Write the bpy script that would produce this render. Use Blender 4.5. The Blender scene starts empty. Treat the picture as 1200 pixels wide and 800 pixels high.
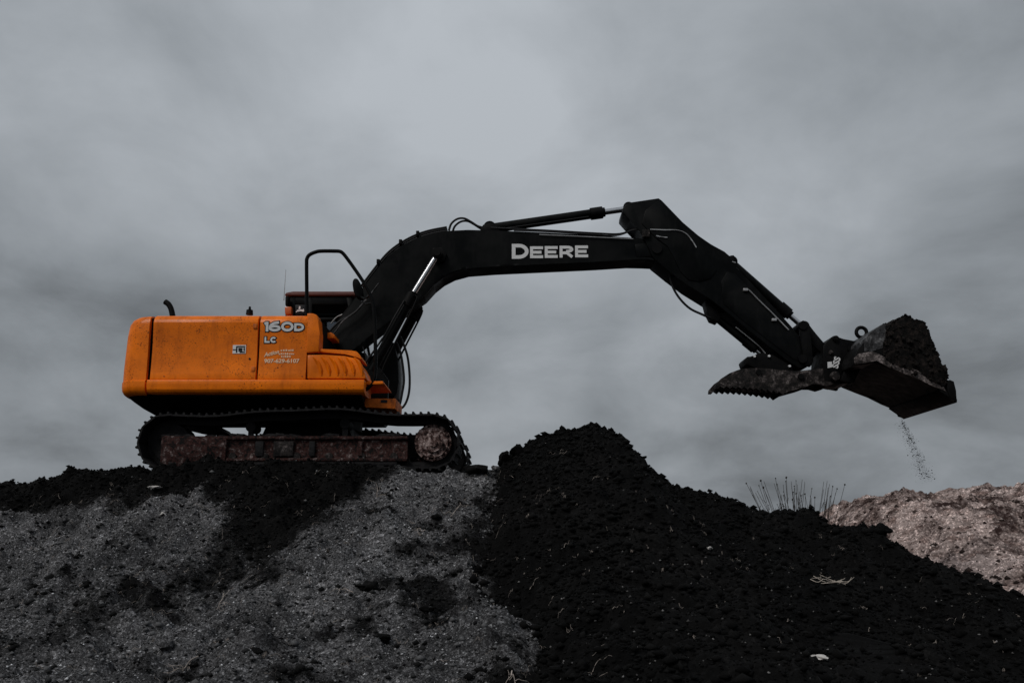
import bpy, bmesh, math, random
import numpy as np
from mathutils import Vector, Matrix

random.seed(7)
rng = np.random.default_rng(11)
S = bpy.context.scene
COL = S.collection

# ------------------------------------------------------------------ camera
PITCH = math.radians(9.0)
FPX, W0, H0, C0 = 980.0, 1200.0, 800.0, 480.0
cd = bpy.data.cameras.new('camera')
cam = bpy.data.objects.new('camera', cd)
COL.objects.link(cam)
cam.location = (0, 0, 0)
cam.rotation_euler = (math.pi / 2 + PITCH, 0, 0)
cd.sensor_width = 36.0
cd.lens = 36.0 * FPX / W0
cd.shift_y = (C0 - H0 / 2) / W0
cd.clip_start = 0.05
cd.clip_end = 5000
S.camera = cam

# ------------------------------------------------------------------ sky
SUN_EL, SUN_AZ = math.radians(47), math.radians(-138)   # light from behind the camera, a little from the left
w = bpy.data.worlds.new('World')
S.world = w
w.use_nodes = True
nt = w.node_tree
nt.nodes.clear()
N, L = nt.nodes, nt.links


def node(t, **kw):
    n = N.new(t)
    for k, v in kw.items():
        setattr(n, k, v)
    return n


out = node('ShaderNodeOutputWorld')
bg = node('ShaderNodeBackground')
sky = node('ShaderNodeTexSky')
sky.sky_type = 'NISHITA'
sky.sun_disc = False
sky.sun_elevation = SUN_EL
sky.sun_rotation = SUN_AZ
sky.air_density = 2.0
sky.dust_density = 5.0
tc = node('ShaderNodeTexCoord')
BIGX = 5.7


def wmath(op, a, b=None, c=None, clamp=False):
    n = node('ShaderNodeMath', operation=op)
    n.use_clamp = clamp
    for i, v in enumerate((a, b, c)):
        if v is None:
            continue
        if isinstance(v, (int, float)):
            n.inputs[i].default_value = v
        else:
            L.new(v, n.inputs[i])
    return n.outputs[0]


# cloud deck: the direction is projected on a flat layer overhead so clouds flatten towards the horizon
sep = node('ShaderNodeSeparateXYZ')
L.new(tc.outputs['Generated'], sep.inputs[0])
zc = wmath('ADD', wmath('MAXIMUM', sep.outputs[2], 0.0), 0.42)
cx = wmath('DIVIDE', wmath('MULTIPLY', sep.outputs[0], -1.0), zc)
cy = wmath('DIVIDE', sep.outputs[1], zc)
cmb = node('ShaderNodeCombineXYZ')
L.new(cx, cmb.inputs[0])
L.new(cy, cmb.inputs[1])


def wnoise(scale, detail, rough, off, dist=0.0):
    mp = node('ShaderNodeMapping')
    mp.inputs['Location'].default_value = off
    L.new(cmb.outputs[0], mp.inputs[0])
    n = node('ShaderNodeTexNoise')
    n.inputs['Scale'].default_value = scale
    n.inputs['Detail'].default_value = detail
    n.inputs['Roughness'].default_value = rough
    n.inputs['Distortion'].default_value = dist
    L.new(mp.outputs[0], n.inputs['Vector'])
    return n.outputs[0]


big = wnoise(1.1, 3.0, 0.5, (BIGX, 1.7, 0.0), 0.25)
mid = wnoise(3.2, 7.0, 0.56, (7.3, 2.2, 0.0), 0.25)
dens = wmath('ADD', wmath('MULTIPLY', big, 0.75), wmath('MULTIPLY', mid, 0.56))
# thin, brighter part of the cloud deck (the veiled light) high in front
vm = node('ShaderNodeVectorMath', operation='DOT_PRODUCT')
L.new(tc.outputs['Generated'], vm.inputs[0])
dv = Vector((0.03, 0.87, 0.50)).normalized()
vm.inputs[1].default_value = dv
thin = wmath('POWER', wmath('MAXIMUM', vm.outputs['Value'], 0.0), 7.0)
val = wmath('ADD', wmath('MULTIPLY_ADD', dens, 1.28, -0.262), wmath('MULTIPLY', thin, 0.24))
ramp = node('ShaderNodeValToRGB')
cr = ramp.color_ramp
cr.elements[0].position = 0.30
cr.elements[0].color = (0.10, 0.109, 0.119, 1)
cr.elements[1].position = 0.95
cr.elements[1].color = (0.43, 0.46, 0.495, 1)
e = cr.elements.new(0.58)
e.color = (0.255, 0.278, 0.302, 1)
L.new(val, ramp.inputs[0])
# clear sky behind the deck barely shows
sk = node('ShaderNodeMix', data_type='RGBA', blend_type='MULTIPLY')
sk.inputs[0].default_value = 1.0
L.new(sky.outputs[0], sk.inputs[6])
sk.inputs[7].default_value = (0.09, 0.09, 0.09, 1)
mx = node('ShaderNodeMix', data_type='RGBA')
mx.inputs[0].default_value = 0.982
L.new(sk.outputs[2], mx.inputs[6])
# an overcast sky is darker low down than overhead
low = wmath('MULTIPLY_ADD', wmath('MAXIMUM', sep.outputs[2], 0.0), 0.36, 0.88)
lw = node('ShaderNodeVectorMath', operation='SCALE')
L.new(ramp.outputs[0], lw.inputs[0])
L.new(low, lw.inputs['Scale'])
L.new(lw.outputs[0], mx.inputs[7])
L.new(mx.outputs[2], bg.inputs[0])
bg.inputs[1].default_value = 1.0
L.new(bg.outputs[0], out.inputs[0])

# ------------------------------------------------------------------ sun (veiled)
sd = bpy.data.lights.new('sun', 'SUN')
sd.energy = 1.5
sd.angle = math.radians(24)
sd.color = (1.0, 0.97, 0.93)
sun = bpy.data.objects.new('sun', sd)
COL.objects.link(sun)
# direction towards the light
az = SUN_AZ
ld = Vector((math.sin(az) * math.cos(SUN_EL), math.cos(az) * math.cos(SUN_EL), math.sin(SUN_EL)))
sky.sun_rotation = math.atan2(ld.x, ld.y)
sun.rotation_euler = ld.to_track_quat('Z', 'Y').to_euler()
sun.location = ld * 40

S.view_settings.view_transform = 'Standard'
S.view_settings.look = 'None'
S.view_settings.exposure = 0.0
S.view_settings.gamma = 1.0
S.render.resolution_x, S.render.resolution_y = 1024, 682
S.render.engine = 'CYCLES'


# ------------------------------------------------------------------ helpers
def at(px, py, Y):
    """point of the photograph (1200x800) on the upright plane at depth Y, in metres"""
    u, v = (px - W0 / 2) / FPX, (C0 - py) / FPX
    dy = math.cos(PITCH) - v * math.sin(PITCH)
    dz = math.sin(PITCH) + v * math.cos(PITCH)
    t = Y / dy
    return Vector((u * t, Y, dz * t))


def prof(pts, Y):
    return [(at(x, y, Y).x, at(x, y, Y).z) for x, y in pts]


def tag(o, label=None, cat=None, group=None, kind=None):
    if label:
        o['label'] = label
    if cat:
        o['category'] = cat
    if group:
        o['group'] = group
    if kind:
        o['kind'] = kind
    return o


ORI = {}


def link(name, me, mat, parent=None, smooth=True, angle=35):
    if mat is not None:
        me.materials.clear()
        me.materials.append(mat)
    if smooth:
        me.polygons.foreach_set('use_smooth', [True] * len(me.polygons))
        me.set_sharp_from_angle(angle=math.radians(angle))
    o = bpy.data.objects.new(name, me)
    COL.objects.link(o)
    if parent is not None:
        o.parent = parent
    return o


OFF = Vector((0, 0, 0))      # origin of the thing being built; meshes are written relative to it


def from_bm(name, bm, mat, parent=None, **kw):
    bmesh.ops.recalc_face_normals(bm, faces=bm.faces[:])
    bmesh.ops.translate(bm, verts=bm.verts[:], vec=-OFF)
    me = bpy.data.meshes.new(name)
    bm.to_mesh(me)
    bm.free()
    return link(name, me, mat, parent, **kw)


def add_poly(bm, pts3a, pts3b):
    a = [bm.verts.new(p) for p in pts3a]
    b = [bm.verts.new(p) for p in pts3b]
    n = len(a)
    bm.faces.new(a)
    bm.faces.new(b[::-1])
    for i in range(n):
        j = (i + 1) % n
        bm.faces.new((a[j], a[i], b[i], b[j]))


def add_prism(bm, pts, y0, y1):
    """(x,z) outline pushed through depth"""
    add_poly(bm, [(x, y0, z) for x, z in pts], [(x, y1, z) for x, z in pts])


def add_prism_x(bm, pts, x0, x1):
    """(y,z) section pushed along the machine"""
    add_poly(bm, [(x0, y, z) for y, z in pts], [(x1, y, z) for y, z in pts])


def bev(bm, r, seg=2):
    if r > 0:
        bmesh.ops.bevel(bm, geom=bm.edges[:], offset=r, segments=seg, affect='EDGES', clamp_overlap=True, profile=0.5)


def prism(name, pts, y0, y1, mat, parent, r=0.01, seg=2, **kw):
    bm = bmesh.new()
    add_prism(bm, pts, y0, y1)
    bev(bm, r, seg)
    return from_bm(name, bm, mat, parent, **kw)


def prism_x(name, pts, x0, x1, mat, parent, r=0.01, seg=2, **kw):
    bm = bmesh.new()
    add_prism_x(bm, pts, x0, x1)
    bev(bm, r, seg)
    return from_bm(name, bm, mat, parent, **kw)


def add_box(bm, lo, hi):
    add_prism(bm, [(lo[0], lo[2]), (hi[0], lo[2]), (hi[0], hi[2]), (lo[0], hi[2])], lo[1], hi[1])


def box(name, lo, hi, mat, parent, r=0.008, seg=2):
    bm = bmesh.new()
    add_box(bm, lo, hi)
    bev(bm, r, seg)
    return from_bm(name, bm, mat, parent)


def add_cyl(bm, p0, p1, r0, r1=None, n=20):
    r1 = r0 if r1 is None else r1
    p0, p1 = Vector(p0), Vector(p1)
    d = (p1 - p0)
    q = d.to_track_quat('Z', 'Y')
    A, B = [], []
    for i in range(n):
        a = 2 * math.pi * i / n
        c = Vector((math.cos(a), math.sin(a), 0))
        A.append(p0 + q @ (c * r0))
        B.append(p1 + q @ (c * r1))
    add_poly(bm, A, B)


def cyl(name, p0, p1, r, mat, parent, r1=None, n=20, bevel=0.004):
    bm = bmesh.new()
    add_cyl(bm, p0, p1, r, r1, n)
    return from_bm(name, bm, mat, parent)


def spline(pts, sub=6):
    pts = [Vector(p) for p in pts]
    if len(pts) < 3:
        return pts
    P = [pts[0] * 2 - pts[1]] + pts + [pts[-1] * 2 - pts[-2]]
    o = []
    for i in range(1, len(P) - 2):
        p0, p1, p2, p3 = P[i - 1:i + 3]
        for k in range(sub):
            t = k / sub
            o.append(0.5 * ((2 * p1) + (p2 - p0) * t + (2 * p0 - 5 * p1 + 4 * p2 - p3) * t * t
                            + (3 * p1 - p0 - 3 * p2 + p3) * t ** 3))
    o.append(pts[-1])
    return o


def add_tube(bm, pts, r, n=8, taper=None):
    rings = []
    m = len(pts)
    for i, p in enumerate(pts):
        a = pts[max(i - 1, 0)]
        b = pts[min(i + 1, m - 1)]
        q = (b - a).to_track_quat('Z', 'Y')
        rr = r if taper is None else r * (1 + (taper - 1) * i / (m - 1))
        rings.append([bm.verts.new(p + q @ Vector((math.cos(2 * math.pi * k / n) * rr,
                                                   math.sin(2 * math.pi * k / n) * rr, 0))) for k in range(n)])
    for i in range(m - 1):
        A, B = rings[i], rings[i + 1]
        # match ring rotation so that tubes do not twist
        best = min(range(n), key=lambda s: (A[0].co - B[s].co).length)
        B = B[best:] + B[:best]
        rings[i + 1] = B
        for k in range(n):
            bm.faces.new((A[k], A[(k + 1) % n], B[(k + 1) % n], B[k]))
    bm.faces.new(rings[0][::-1])
    bm.faces.new(rings[-1])


def tube(name, pts, r, mat, parent, sub=6, n=8, taper=None):
    bm = bmesh.new()
    add_tube(bm, spline(pts, sub), r, n, taper)
    return from_bm(name, bm, mat, parent, angle=60)


def text_mesh(body, size, sx, offset, extr, shear=0.0, space=1.0):
    cu = bpy.data.curves.new('lettering', 'FONT')
    cu.body = body
    cu.size = size
    cu.offset = offset
    cu.extrude = extr
    cu.shear = shear
    cu.space_character = space
    cu.resolution_u = 4
    o = bpy.data.objects.new('lettering', cu)
    COL.objects.link(o)
    bpy.context.view_layer.update()
    me = bpy.data.meshes.new_from_object(o.evaluated_get(bpy.context.evaluated_depsgraph_get()))
    bpy.data.objects.remove(o)
    for v in me.vertices:
        x, y, z = v.co
        v.co = (x * sx, -z, y)      # upright, facing -Y
    return me


def arc(cx, cz, rx, rz, a0, a1, n=18):
    return [(cx + rx * math.cos(math.radians(a0 + (a1 - a0) * i / n)), cz + rz * math.sin(math.radians(a0 + (a1 - a0) * i / n))) for i in range(n + 1)]


# strokes of block letters on a unit-high cell; centre lines already inset by half a stroke
def glyph(ch, w, st):
    h_, lo, hi, l, r = st / 2, st / 2, 1 - st / 2, st / 2, w - st / 2
    if ch == 'E':
        return [[(l, 0), (l, 1)], [(0, hi), (w, hi)], [(0, .5), (w * .88, .5)], [(0, lo), (w, lo)]]
    if ch == 'L':
        return [[(l, 0), (l, 1)], [(0, lo), (w, lo)]]
    if ch == 'D':
        k = w * .42
        return [[(l, 0), (l, 1)], [(0, hi), (k, hi)] + arc(k, .5, r - k, .5 - h_, 88, -88) + [(k, lo), (0, lo)]]
    if ch == 'R':
        k = w * .55
        return [[(l, 0), (l, 1)], [(0, hi), (k, hi)] + arc(k, .70, r - k - .02, .30 - h_, 88, -88, 10) + [(k, .40), (l, .40)], [(k * .95, .40), (r + h_ * .1, .05)]]
    if ch == 'C':
        return [arc(w / 2, .5, r - w / 2, .5 - h_, 42, 318, 26)]
    if ch == '0':
        return [arc(w / 2, .5, r - w / 2, .5 - h_, 0, 360, 32)]
    if ch == '6':
        return [arc(w / 2, .34, r - w / 2, .34 - h_, 0, 360, 28), [(l, .34), (l + .03, .52), (l + .14, .70), (w * .46, .86), (w * .86, .93)]]
    if ch == '1':
        return [[(w * .62, 0), (w * .62, 1)], [(w * .62, hi), (w * .40, hi - .02), (w * .12, hi - .10)]]
    return []


def add_stroke(bm, pts, wdt, ext, y0, y1):
    """flat ribbon along a line, a little thick"""
    P_ = [Vector((p[0], p[1])) for p in pts]
    closed = (P_[0] - P_[-1]).length < 1e-4
    if not closed and ext > 0:
        P_[0] = P_[0] - (P_[1] - P_[0]).normalized() * ext
        P_[-1] = P_[-1] + (P_[-1] - P_[-2]).normalized() * ext
    n = len(P_)
    q = []
    for i, p in enumerate(P_):
        a_ = P_[i - 1] if i > 0 else (P_[-2] if closed else P_[0])
        b_ = P_[i + 1] if i < n - 1 else (P_[1] if closed else P_[-1])
        d1_, d2_ = (p - a_), (b_ - p)
        d1_ = d1_.normalized() if d1_.length > 1e-6 else d2_.normalized()
        d2_ = d2_.normalized() if d2_.length > 1e-6 else d1_
        t_ = (d1_ + d2_)
        t_ = t_.normalized() if t_.length > 1e-6 else d1_
        nrm = Vector((-t_.y, t_.x))
        k = 1 / max(.6, abs(Vector((-d1_.y, d1_.x)).dot(nrm)))
        q.append([bm.verts.new((p.x + sg * nrm.x * wdt / 2 * k, yy, p.y + sg * nrm.y * wdt / 2 * k)) for sg, yy in ((1, y0), (-1, y0), (-1, y1), (1, y1))])
    for a_, b_ in zip(q[:-1], q[1:]):
        for i in range(4):
            j = (i + 1) % 4
            bm.faces.new((a_[i], a_[j], b_[j], b_[i]))
    if not closed:
        bm.faces.new(q[0]); bm.faces.new(q[-1][::-1])


def letter_bm(ch, wdt, hgt, st, grow, y0, y1):
    """wdt, hgt, st in metres"""
    bm = bmesh.new()
    for k, gl in enumerate(glyph(ch, wdt / hgt, st / hgt)):
        pts = [(x * hgt, z * hgt) for x, z in gl]
        add_stroke(bm, pts, st + 2 * grow, grow, y0 - k * .0004, y1)
    return bm


# ------------------------------------------------------------------ materials
def new_mat(name):
    m = bpy.data.materials.new(name)
    m.use_nodes = True
    t = m.node_tree
    return m, t, t.nodes['Principled BSDF'], t.nodes['Material Output']


def mnoise(t, scale, detail=5.0, rough=0.6, src=None, stretch=None, dist=0.0):
    n = t.nodes.new('ShaderNodeTexNoise')
    n.inputs['Scale'].default_value = scale
    n.inputs['Detail'].default_value = detail
    n.inputs['Roughness'].default_value = rough
    n.inputs['Distortion'].default_value = dist
    if src is None:
        g = t.nodes.new('ShaderNodeNewGeometry')
        src = g.outputs['Position']
    if stretch:
        mp = t.nodes.new('ShaderNodeMapping')
        mp.inputs['Scale'].default_value = stretch
        t.links.new(src, mp.inputs[0])
        src = mp.outputs[0]
    t.links.new(src, n.inputs['Vector'])
    return n.outputs[0]


def mramp(t, fac, stops):
    r = t.nodes.new('ShaderNodeValToRGB')
    el = r.color_ramp.elements
    while len(el) > 1:
        el.remove(el[0])
    el[0].position, el[0].color = stops[0][0], tuple(stops[0][1]) + (1,)
    for p, c in stops[1:]:
        k = el.new(p)
        k.color = tuple(c) + (1,)
    t.links.new(fac, r.inputs[0])
    return r.outputs[0]


def mmix(t, fac, a, b, blend='MIX'):
    m = t.nodes.new('ShaderNodeMix')
    m.data_type = 'RGBA'
    m.blend_type = blend
    for s, v in ((m.inputs[0], fac), (m.inputs[6], a), (m.inputs[7], b)):
        if isinstance(v, (int, float)):
            s.default_value = v
        elif isinstance(v, tuple):
            s.default_value = v + (1,) if len(v) == 3 else v
        else:
            t.links.new(v, s)
    return m.outputs[2]


def mbump(t, bsdf, h, strength, dist):
    b = t.nodes.new('ShaderNodeBump')
    b.inputs['Strength'].default_value = strength
    b.inputs['Distance'].default_value = dist
    t.links.new(h, b.inputs['Height'])
    t.links.new(b.outputs[0], bsdf.inputs['Normal'])


BW = ((0, 0, 0), (1, 1, 1))


def painted(name, base, rough=0.4, dirt=(0.03, 0.022, 0.018), amount=0.5, scale=6.0, spec=0.5, speck=0.5, metal=0.0):
    """paint with faded areas, dust film, runs, scuffs and small chips"""
    m, t, b, o = new_mat(name)
    n1 = mnoise(t, scale, 6, 0.65, dist=0.3)
    f1 = mramp(t, n1, [(0.42, BW[0]), (0.72, (amount,) * 3)])
    n2 = mnoise(t, scale * 4, 4, 0.7, stretch=(1, 1, 0.18))
    f2 = mramp(t, n2, [(0.52, BW[0]), (0.78, (amount * 0.9,) * 3)])
    n3 = mnoise(t, 48, 4, 0.7)
    gate = mramp(t, mnoise(t, scale * 1.3, 3, 0.6), [(0.44, BW[0]), (0.62, BW[1])])
    f3 = mmix(t, 1.0, mramp(t, n3, [(0.57, BW[0]), (0.64, (speck,) * 3)]), gate, 'MULTIPLY')
    n4 = mnoise(t, 90, 2, 0.5, stretch=(0.25, 1, 1.6))
    f4 = mramp(t, n4, [(0.69, BW[0]), (0.73, (speck * .7,) * 3)])
    fade = mramp(t, mnoise(t, scale * .5, 3, 0.5), [(0.35, (0.80,) * 3), (0.65, (1.06,) * 3)])
    c = mmix(t, 1.0, base, fade, 'MULTIPLY')
    c = mmix(t, f1, c, dirt)
    c = mmix(t, f2, c, dirt)
    c = mmix(t, f3, c, tuple(x * 0.35 for x in dirt))
    c = mmix(t, f4, c, tuple(x * 0.5 for x in dirt))
    t.links.new(c, b.inputs['Base Color'])
    rr = mramp(t, n1, [(0.3, (rough,) * 3), (0.75, (min(1, rough + 0.35),) * 3)])
    t.links.new(rr, b.inputs['Roughness'])
    b.inputs['Specular IOR Level'].default_value = spec
    b.inputs['Metallic'].default_value = metal
    mbump(t, b, n1, 0.06, 0.02)
    return m


def plain(name, base, rough=0.5, metal=0.0, spec=0.5, var=0.25):
    m, t, b, o = new_mat(name)
    n = mnoise(t, 14, 5, 0.65)
    c = mramp(t, n, [(0.3, tuple(x * (1 - var) for x in base)), (0.7, tuple(min(1, x * (1 + var)) for x in base))])
    t.links.new(c, b.inputs['Base Color'])
    b.inputs['Roughness'].default_value = rough
    b.inputs['Metallic'].default_value = metal
    b.inputs['Specular IOR Level'].default_value = spec
    return m


M = {}
M['orange'] = painted('orange_paint', (1.0, 0.215, 0.0015), 0.38, (0.20, 0.032, 0.001), 0.5, 2.2, speck=0.95, spec=0.12)
_ob = M['orange'].node_tree.nodes['Principled BSDF']
_ob.inputs['Coat Weight'].default_value = 0.2
_ob.inputs['Coat Roughness'].default_value = 0.22
M['orange_dirty'] = painted('orange_paint_worn', (0.72, 0.16, 0.01), 0.5, (0.06, 0.018, 0.008), 0.85, 7.0, speck=0.8, spec=0.3)
M['black'] = painted('black_paint', (0.0016, 0.0021, 0.0023), 0.30, (0.0085, 0.0088, 0.009), 0.75, 2.4, spec=0.08, speck=0.3)  # dust film strengthened to paint a soft grey sheen into the black
M['black_worn'] = painted('black_paint_worn', (0.0024, 0.0024, 0.0027), 0.45, (0.0075, 0.007, 0.0068), 0.6, 9.0, spec=0.10, speck=0.5)
M['rubber'] = plain('rubber_hose', (0.006, 0.006, 0.007), 0.6, spec=0.25)
M['chrome'] = plain('chrome_rod', (0.62, 0.62, 0.63), 0.22, 1.0, var=0.06)
M['pipe'] = plain('bright_pipe', (0.42, 0.42, 0.42), 0.35, 0.6)
M['white'] = plain('white_decal', (0.68, 0.68, 0.68), 0.5, var=0.05, spec=0.3)
M['cream'] = plain('cream_decal', (0.80, 0.55, 0.36), 0.5, var=0.08, spec=0.3)
M['decal_black'] = plain('black_decal', (0.006, 0.006, 0.008), 0.5, spec=0.2)
M['seam'] = plain('black_rubber_seal', (0.004, 0.004, 0.004), 0.8, spec=0.1)
M['roof'] = painted('cab_roof_paint', (0.13, 0.035, 0.026), 0.5, (0.07, 0.035, 0.03), 0.6, 5.0)
M['amber'] = plain('amber_lens', (0.45, 0.10, 0.02), 0.25)


def muddy(name, stops, rough=0.85, s=16.0, s2=60.0, bump=0.5):
    m, t, b, o = new_mat(name)
    a = mnoise(t, s, 8, 0.72, dist=0.4)
    c = mramp(t, a, stops)
    k = mnoise(t, s2, 4, 0.7)
    kk = mramp(t, k, [(0.35, (0.35,) * 3), (0.68, (1.25,) * 3)])
    c = mmix(t, 1.0, c, kk, 'MULTIPLY')
    t.links.new(c, b.inputs['Base Color'])
    b.inputs['Roughness'].default_value = rough
    b.inputs['Specular IOR Level'].default_value = 0.2
    mbump(t, b, a, bump, 0.03)
    return m


M['mud_red'] = muddy('muddy_red_steel', [(0.43, (0.003, 0.0025, 0.0025)), (0.49, (0.050, 0.015, 0.012)),
                                         (0.56, (0.040, 0.024, 0.022)), (0.66, (0.26, 0.20, 0.19))], s=15, s2=50)
M['strip'] = muddy('lit_edge_steel', [(0.38, (0.012, 0.010, 0.010)), (0.50, (0.09, 0.075, 0.072)), (0.62, (0.34, 0.29, 0.28))], s=10, s2=55)  # pale tones paint in the light caught by the bucket's lower lip
M['worn_grey'] = muddy('worn_grey_steel', [(0.40, (0.006, 0.006, 0.0065)), (0.52, (0.05, 0.05, 0.053)), (0.64, (0.18, 0.18, 0.185))], s=9, rough=0.55)
M['mud_steel'] = muddy('muddy_worn_steel', [(0.40, (0.004, 0.004, 0.004)), (0.53, (0.028, 0.023, 0.022)),
                                            (0.66, (0.17, 0.145, 0.14))], s=10, s2=50)
M['track_steel'] = muddy('dark_track_steel', [(0.35, (0.004, 0.004, 0.005)), (0.62, (0.012, 0.011, 0.012)),
                                              (0.80, (0.05, 0.045, 0.042))], s=12, rough=0.7)
M['hub'] = muddy('muddy_hub', [(0.40, (0.006, 0.005, 0.005)), (0.49, (0.11, 0.06, 0.052)), (0.60, (0.42, 0.33, 0.31))], s=15)
M['load'] = muddy('brown_black_soil', [(0.40, (0.0015, 0.0014, 0.0013)), (0.52, (0.008, 0.006, 0.0055)),
                                       (0.66, (0.035, 0.026, 0.022))], s=14, rough=0.95, bump=0.9)


def glass_mat(name, tint, rough=0.03):
    m, t, b, o = new_mat(name)
    b.inputs['Base Color'].default_value = tint + (1,)
    b.inputs['Roughness'].default_value = rough
    b.inputs['Transmission Weight'].default_value = 1.0
    b.inputs['IOR'].default_value = 1.08
    return m


M['glass_dark'] = glass_mat('tinted_glass', (0.16, 0.17, 0.19))
M['glass'] = glass_mat('clear_glass', (0.85, 0.88, 0.9))


def soil_mat(name, big, fine, mottle=(1.3, 0.35, 0.65), bump=0.6, spec=0.12, fs=70.0, worked=False, stretch=None, dark=(0.0042, 0.0041, 0.0042), wscale=26.0, wr=(0.56, 0.92)):
    """soil: broad patches of tint, then crumbs and small pale grains"""
    m, t, b, o = new_mat(name)
    g = mnoise(t, mottle[0], 6, 0.6, dist=0.3, stretch=stretch)
    c1 = mramp(t, g, [(mottle[1], big[0]), (mottle[2], big[1])])
    f = mnoise(t, fs, 6, 0.75)
    c2 = mramp(t, f, [(0.30, (fine[0],) * 3), (0.52, (fine[1],) * 3), (0.72, (fine[2],) * 3)])
    c = mmix(t, 1.0, c1, c2, 'MULTIPLY')
    v = t.nodes.new('ShaderNodeTexVoronoi')
    v.inputs['Scale'].default_value = 38
    gg = t.nodes.new('ShaderNodeNewGeometry')
    t.links.new(gg.outputs['Position'], v.inputs['Vector'])
    sp = t.nodes.new('ShaderNodeSeparateColor')
    t.links.new(v.outputs['Color'], sp.inputs[0])
    k = mramp(t, sp.outputs[0], [(0.0, (0.55,) * 3), (0.8, (1.0,) * 3), (0.97, (2.0,) * 3)])
    c = mmix(t, 1.0, c, k, 'MULTIPLY')
    t.links.new(c, b.inputs['Base Color'])
    b.inputs['Roughness'].default_value = 0.95
    b.inputs['Specular IOR Level'].default_value = spec
    if worked:
        at_n = t.nodes.new('ShaderNodeAttribute')
        at_n.attribute_name = 'worked_in'
        sp_n = mnoise(t, wscale, 8, 0.85)
        ad = t.nodes.new('ShaderNodeMath'); ad.operation = 'MULTIPLY_ADD'
        t.links.new(at_n.outputs['Fac'], ad.inputs[0]); ad.inputs[1].default_value = 0.50
        t.links.new(sp_n, ad.inputs[2])
        fm = mramp(t, ad.outputs[0], [(wr[0], BW[0]), (wr[1], BW[1])])
        c = mmix(t, fm, c, dark)
        t.links.new(c, b.inputs['Base Color'])
    h = mnoise(t, fs * 0.6, 7, 0.75)
    mbump(t, b, h, bump, 0.03)
    return m


M['grey_soil'] = soil_mat('grey_gravelly_soil', ((0.062, 0.062, 0.065), (0.195, 0.193, 0.200)), (0.02, 0.7, 3.4), bump=1.0, worked=True)
M['black_soil'] = soil_mat('black_peaty_soil', ((0.0010, 0.0010, 0.00105), (0.0062, 0.0059, 0.0058)), (0.2, 0.9, 2.4), (0.8, 0.40, 0.68))
M['sand'] = soil_mat('pinkish_sand', ((0.26, 0.185, 0.165), (0.52, 0.415, 0.385)), (0.35, 1.0, 1.3), (3.6, 0.37, 0.53), bump=1.0, fs=22, stretch=(0.7, 0.9, 2.0), worked=True, dark=(0.030, 0.017, 0.015), wscale=12.0, wr=(0.58, 0.86))


def attr_mat(name, rough=0.95, spec=0.12):
    m, t, b, o = new_mat(name)
    a = t.nodes.new('ShaderNodeAttribute')
    a.attribute_name = 'tint'
    n = mnoise(t, 120, 4, 0.7)
    k = mramp(t, n, [(0.3, (0.5,) * 3), (0.7, (1.3,) * 3)])
    t.links.new(mmix(t, 1.0, a.outputs['Color'], k, 'MULTIPLY'), b.inputs['Base Color'])
    b.inputs['Roughness'].default_value = rough
    b.inputs['Specular IOR Level'].default_value = spec
    return m


M['grain'] = attr_mat('mixed_grains')
M['root'] = plain('dry_root', (0.27, 0.235, 0.21), 0.9, var=0.6, spec=0.1)
M['straw'] = plain('pale_straw', (0.42, 0.37, 0.32), 0.9, var=0.35, spec=0.1)
M['stone'] = plain('pale_stone', (0.50, 0.48, 0.46), 0.85, var=0.3, spec=0.15)
M['weed'] = plain('dry_weed_stem', (0.035, 0.03, 0.026), 0.9, var=0.4, spec=0.1)


# ------------------------------------------------------------------ numpy noise
def _hash(ix, iy, seed):
    n = (ix.astype(np.int64) * 374761393 + iy.astype(np.int64) * 668265263 + seed * 1442695041) & 0xffffffff
    n = ((n ^ (n >> 13)) * 1274126177) & 0xffffffff
    n = (n ^ (n >> 16)) & 0xffffffff
    return n / 4294967295.0


def vn(x, y, seed=0):
    xi, yi = np.floor(x), np.floor(y)
    xf, yf = x - xi, y - yi
    u, v = xf * xf * (3 - 2 * xf), yf * yf * (3 - 2 * yf)
    a = _hash(xi, yi, seed); b = _hash(xi + 1, yi, seed)
    c = _hash(xi, yi + 1, seed); d = _hash(xi + 1, yi + 1, seed)
    return (a * (1 - u) + b * u) * (1 - v) + (c * (1 - u) + d * u) * v - 0.5


def fbm(x, y, f, octv, seed, gain=0.5):
    s, a = 0.0, 1.0
    for o in range(octv):
        s = s + a * vn(x * f + 17.3 * o, y * f - 9.1 * o, seed + o)
        f *= 2.03
        a *= gain
    return s


def lumps(x, y, cell, seed, dens=0.6):
    """round clods half sunk in the surface: 0..1"""
    gx, gy = np.floor(x / cell), np.floor(y / cell)
    h = np.zeros_like(x)
    for i in (-1, 0, 1):
        for j in (-1, 0, 1):
            cx_, cy_ = gx + i, gy + j
            px = (cx_ + 0.15 + 0.7 * _hash(cx_, cy_, seed)) * cell
            py = (cy_ + 0.15 + 0.7 * _hash(cx_, cy_, seed + 1)) * cell
            r = cell * (0.22 + 0.33 * _hash(cx_, cy_, seed + 2)) * (_hash(cx_, cy_, seed + 3) < dens)
            d2 = ((x - px) ** 2 + (y - py) ** 2) / np.maximum(r * r, 1e-9)
            h = np.maximum(h, np.sqrt(np.maximum(0, 1 - d2)) * r / cell * 2)
    return h


def sstep(a, b, x):
    t = np.clip((x - a) / (b - a), 0, 1)
    return t * t * (3 - 2 * t)


def smax(a, b, k):
    h = np.clip(0.5 + 0.5 * (a - b) / k, 0, 1)
    return b * (1 - h) + a * h + k * h * (1 - h)


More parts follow.
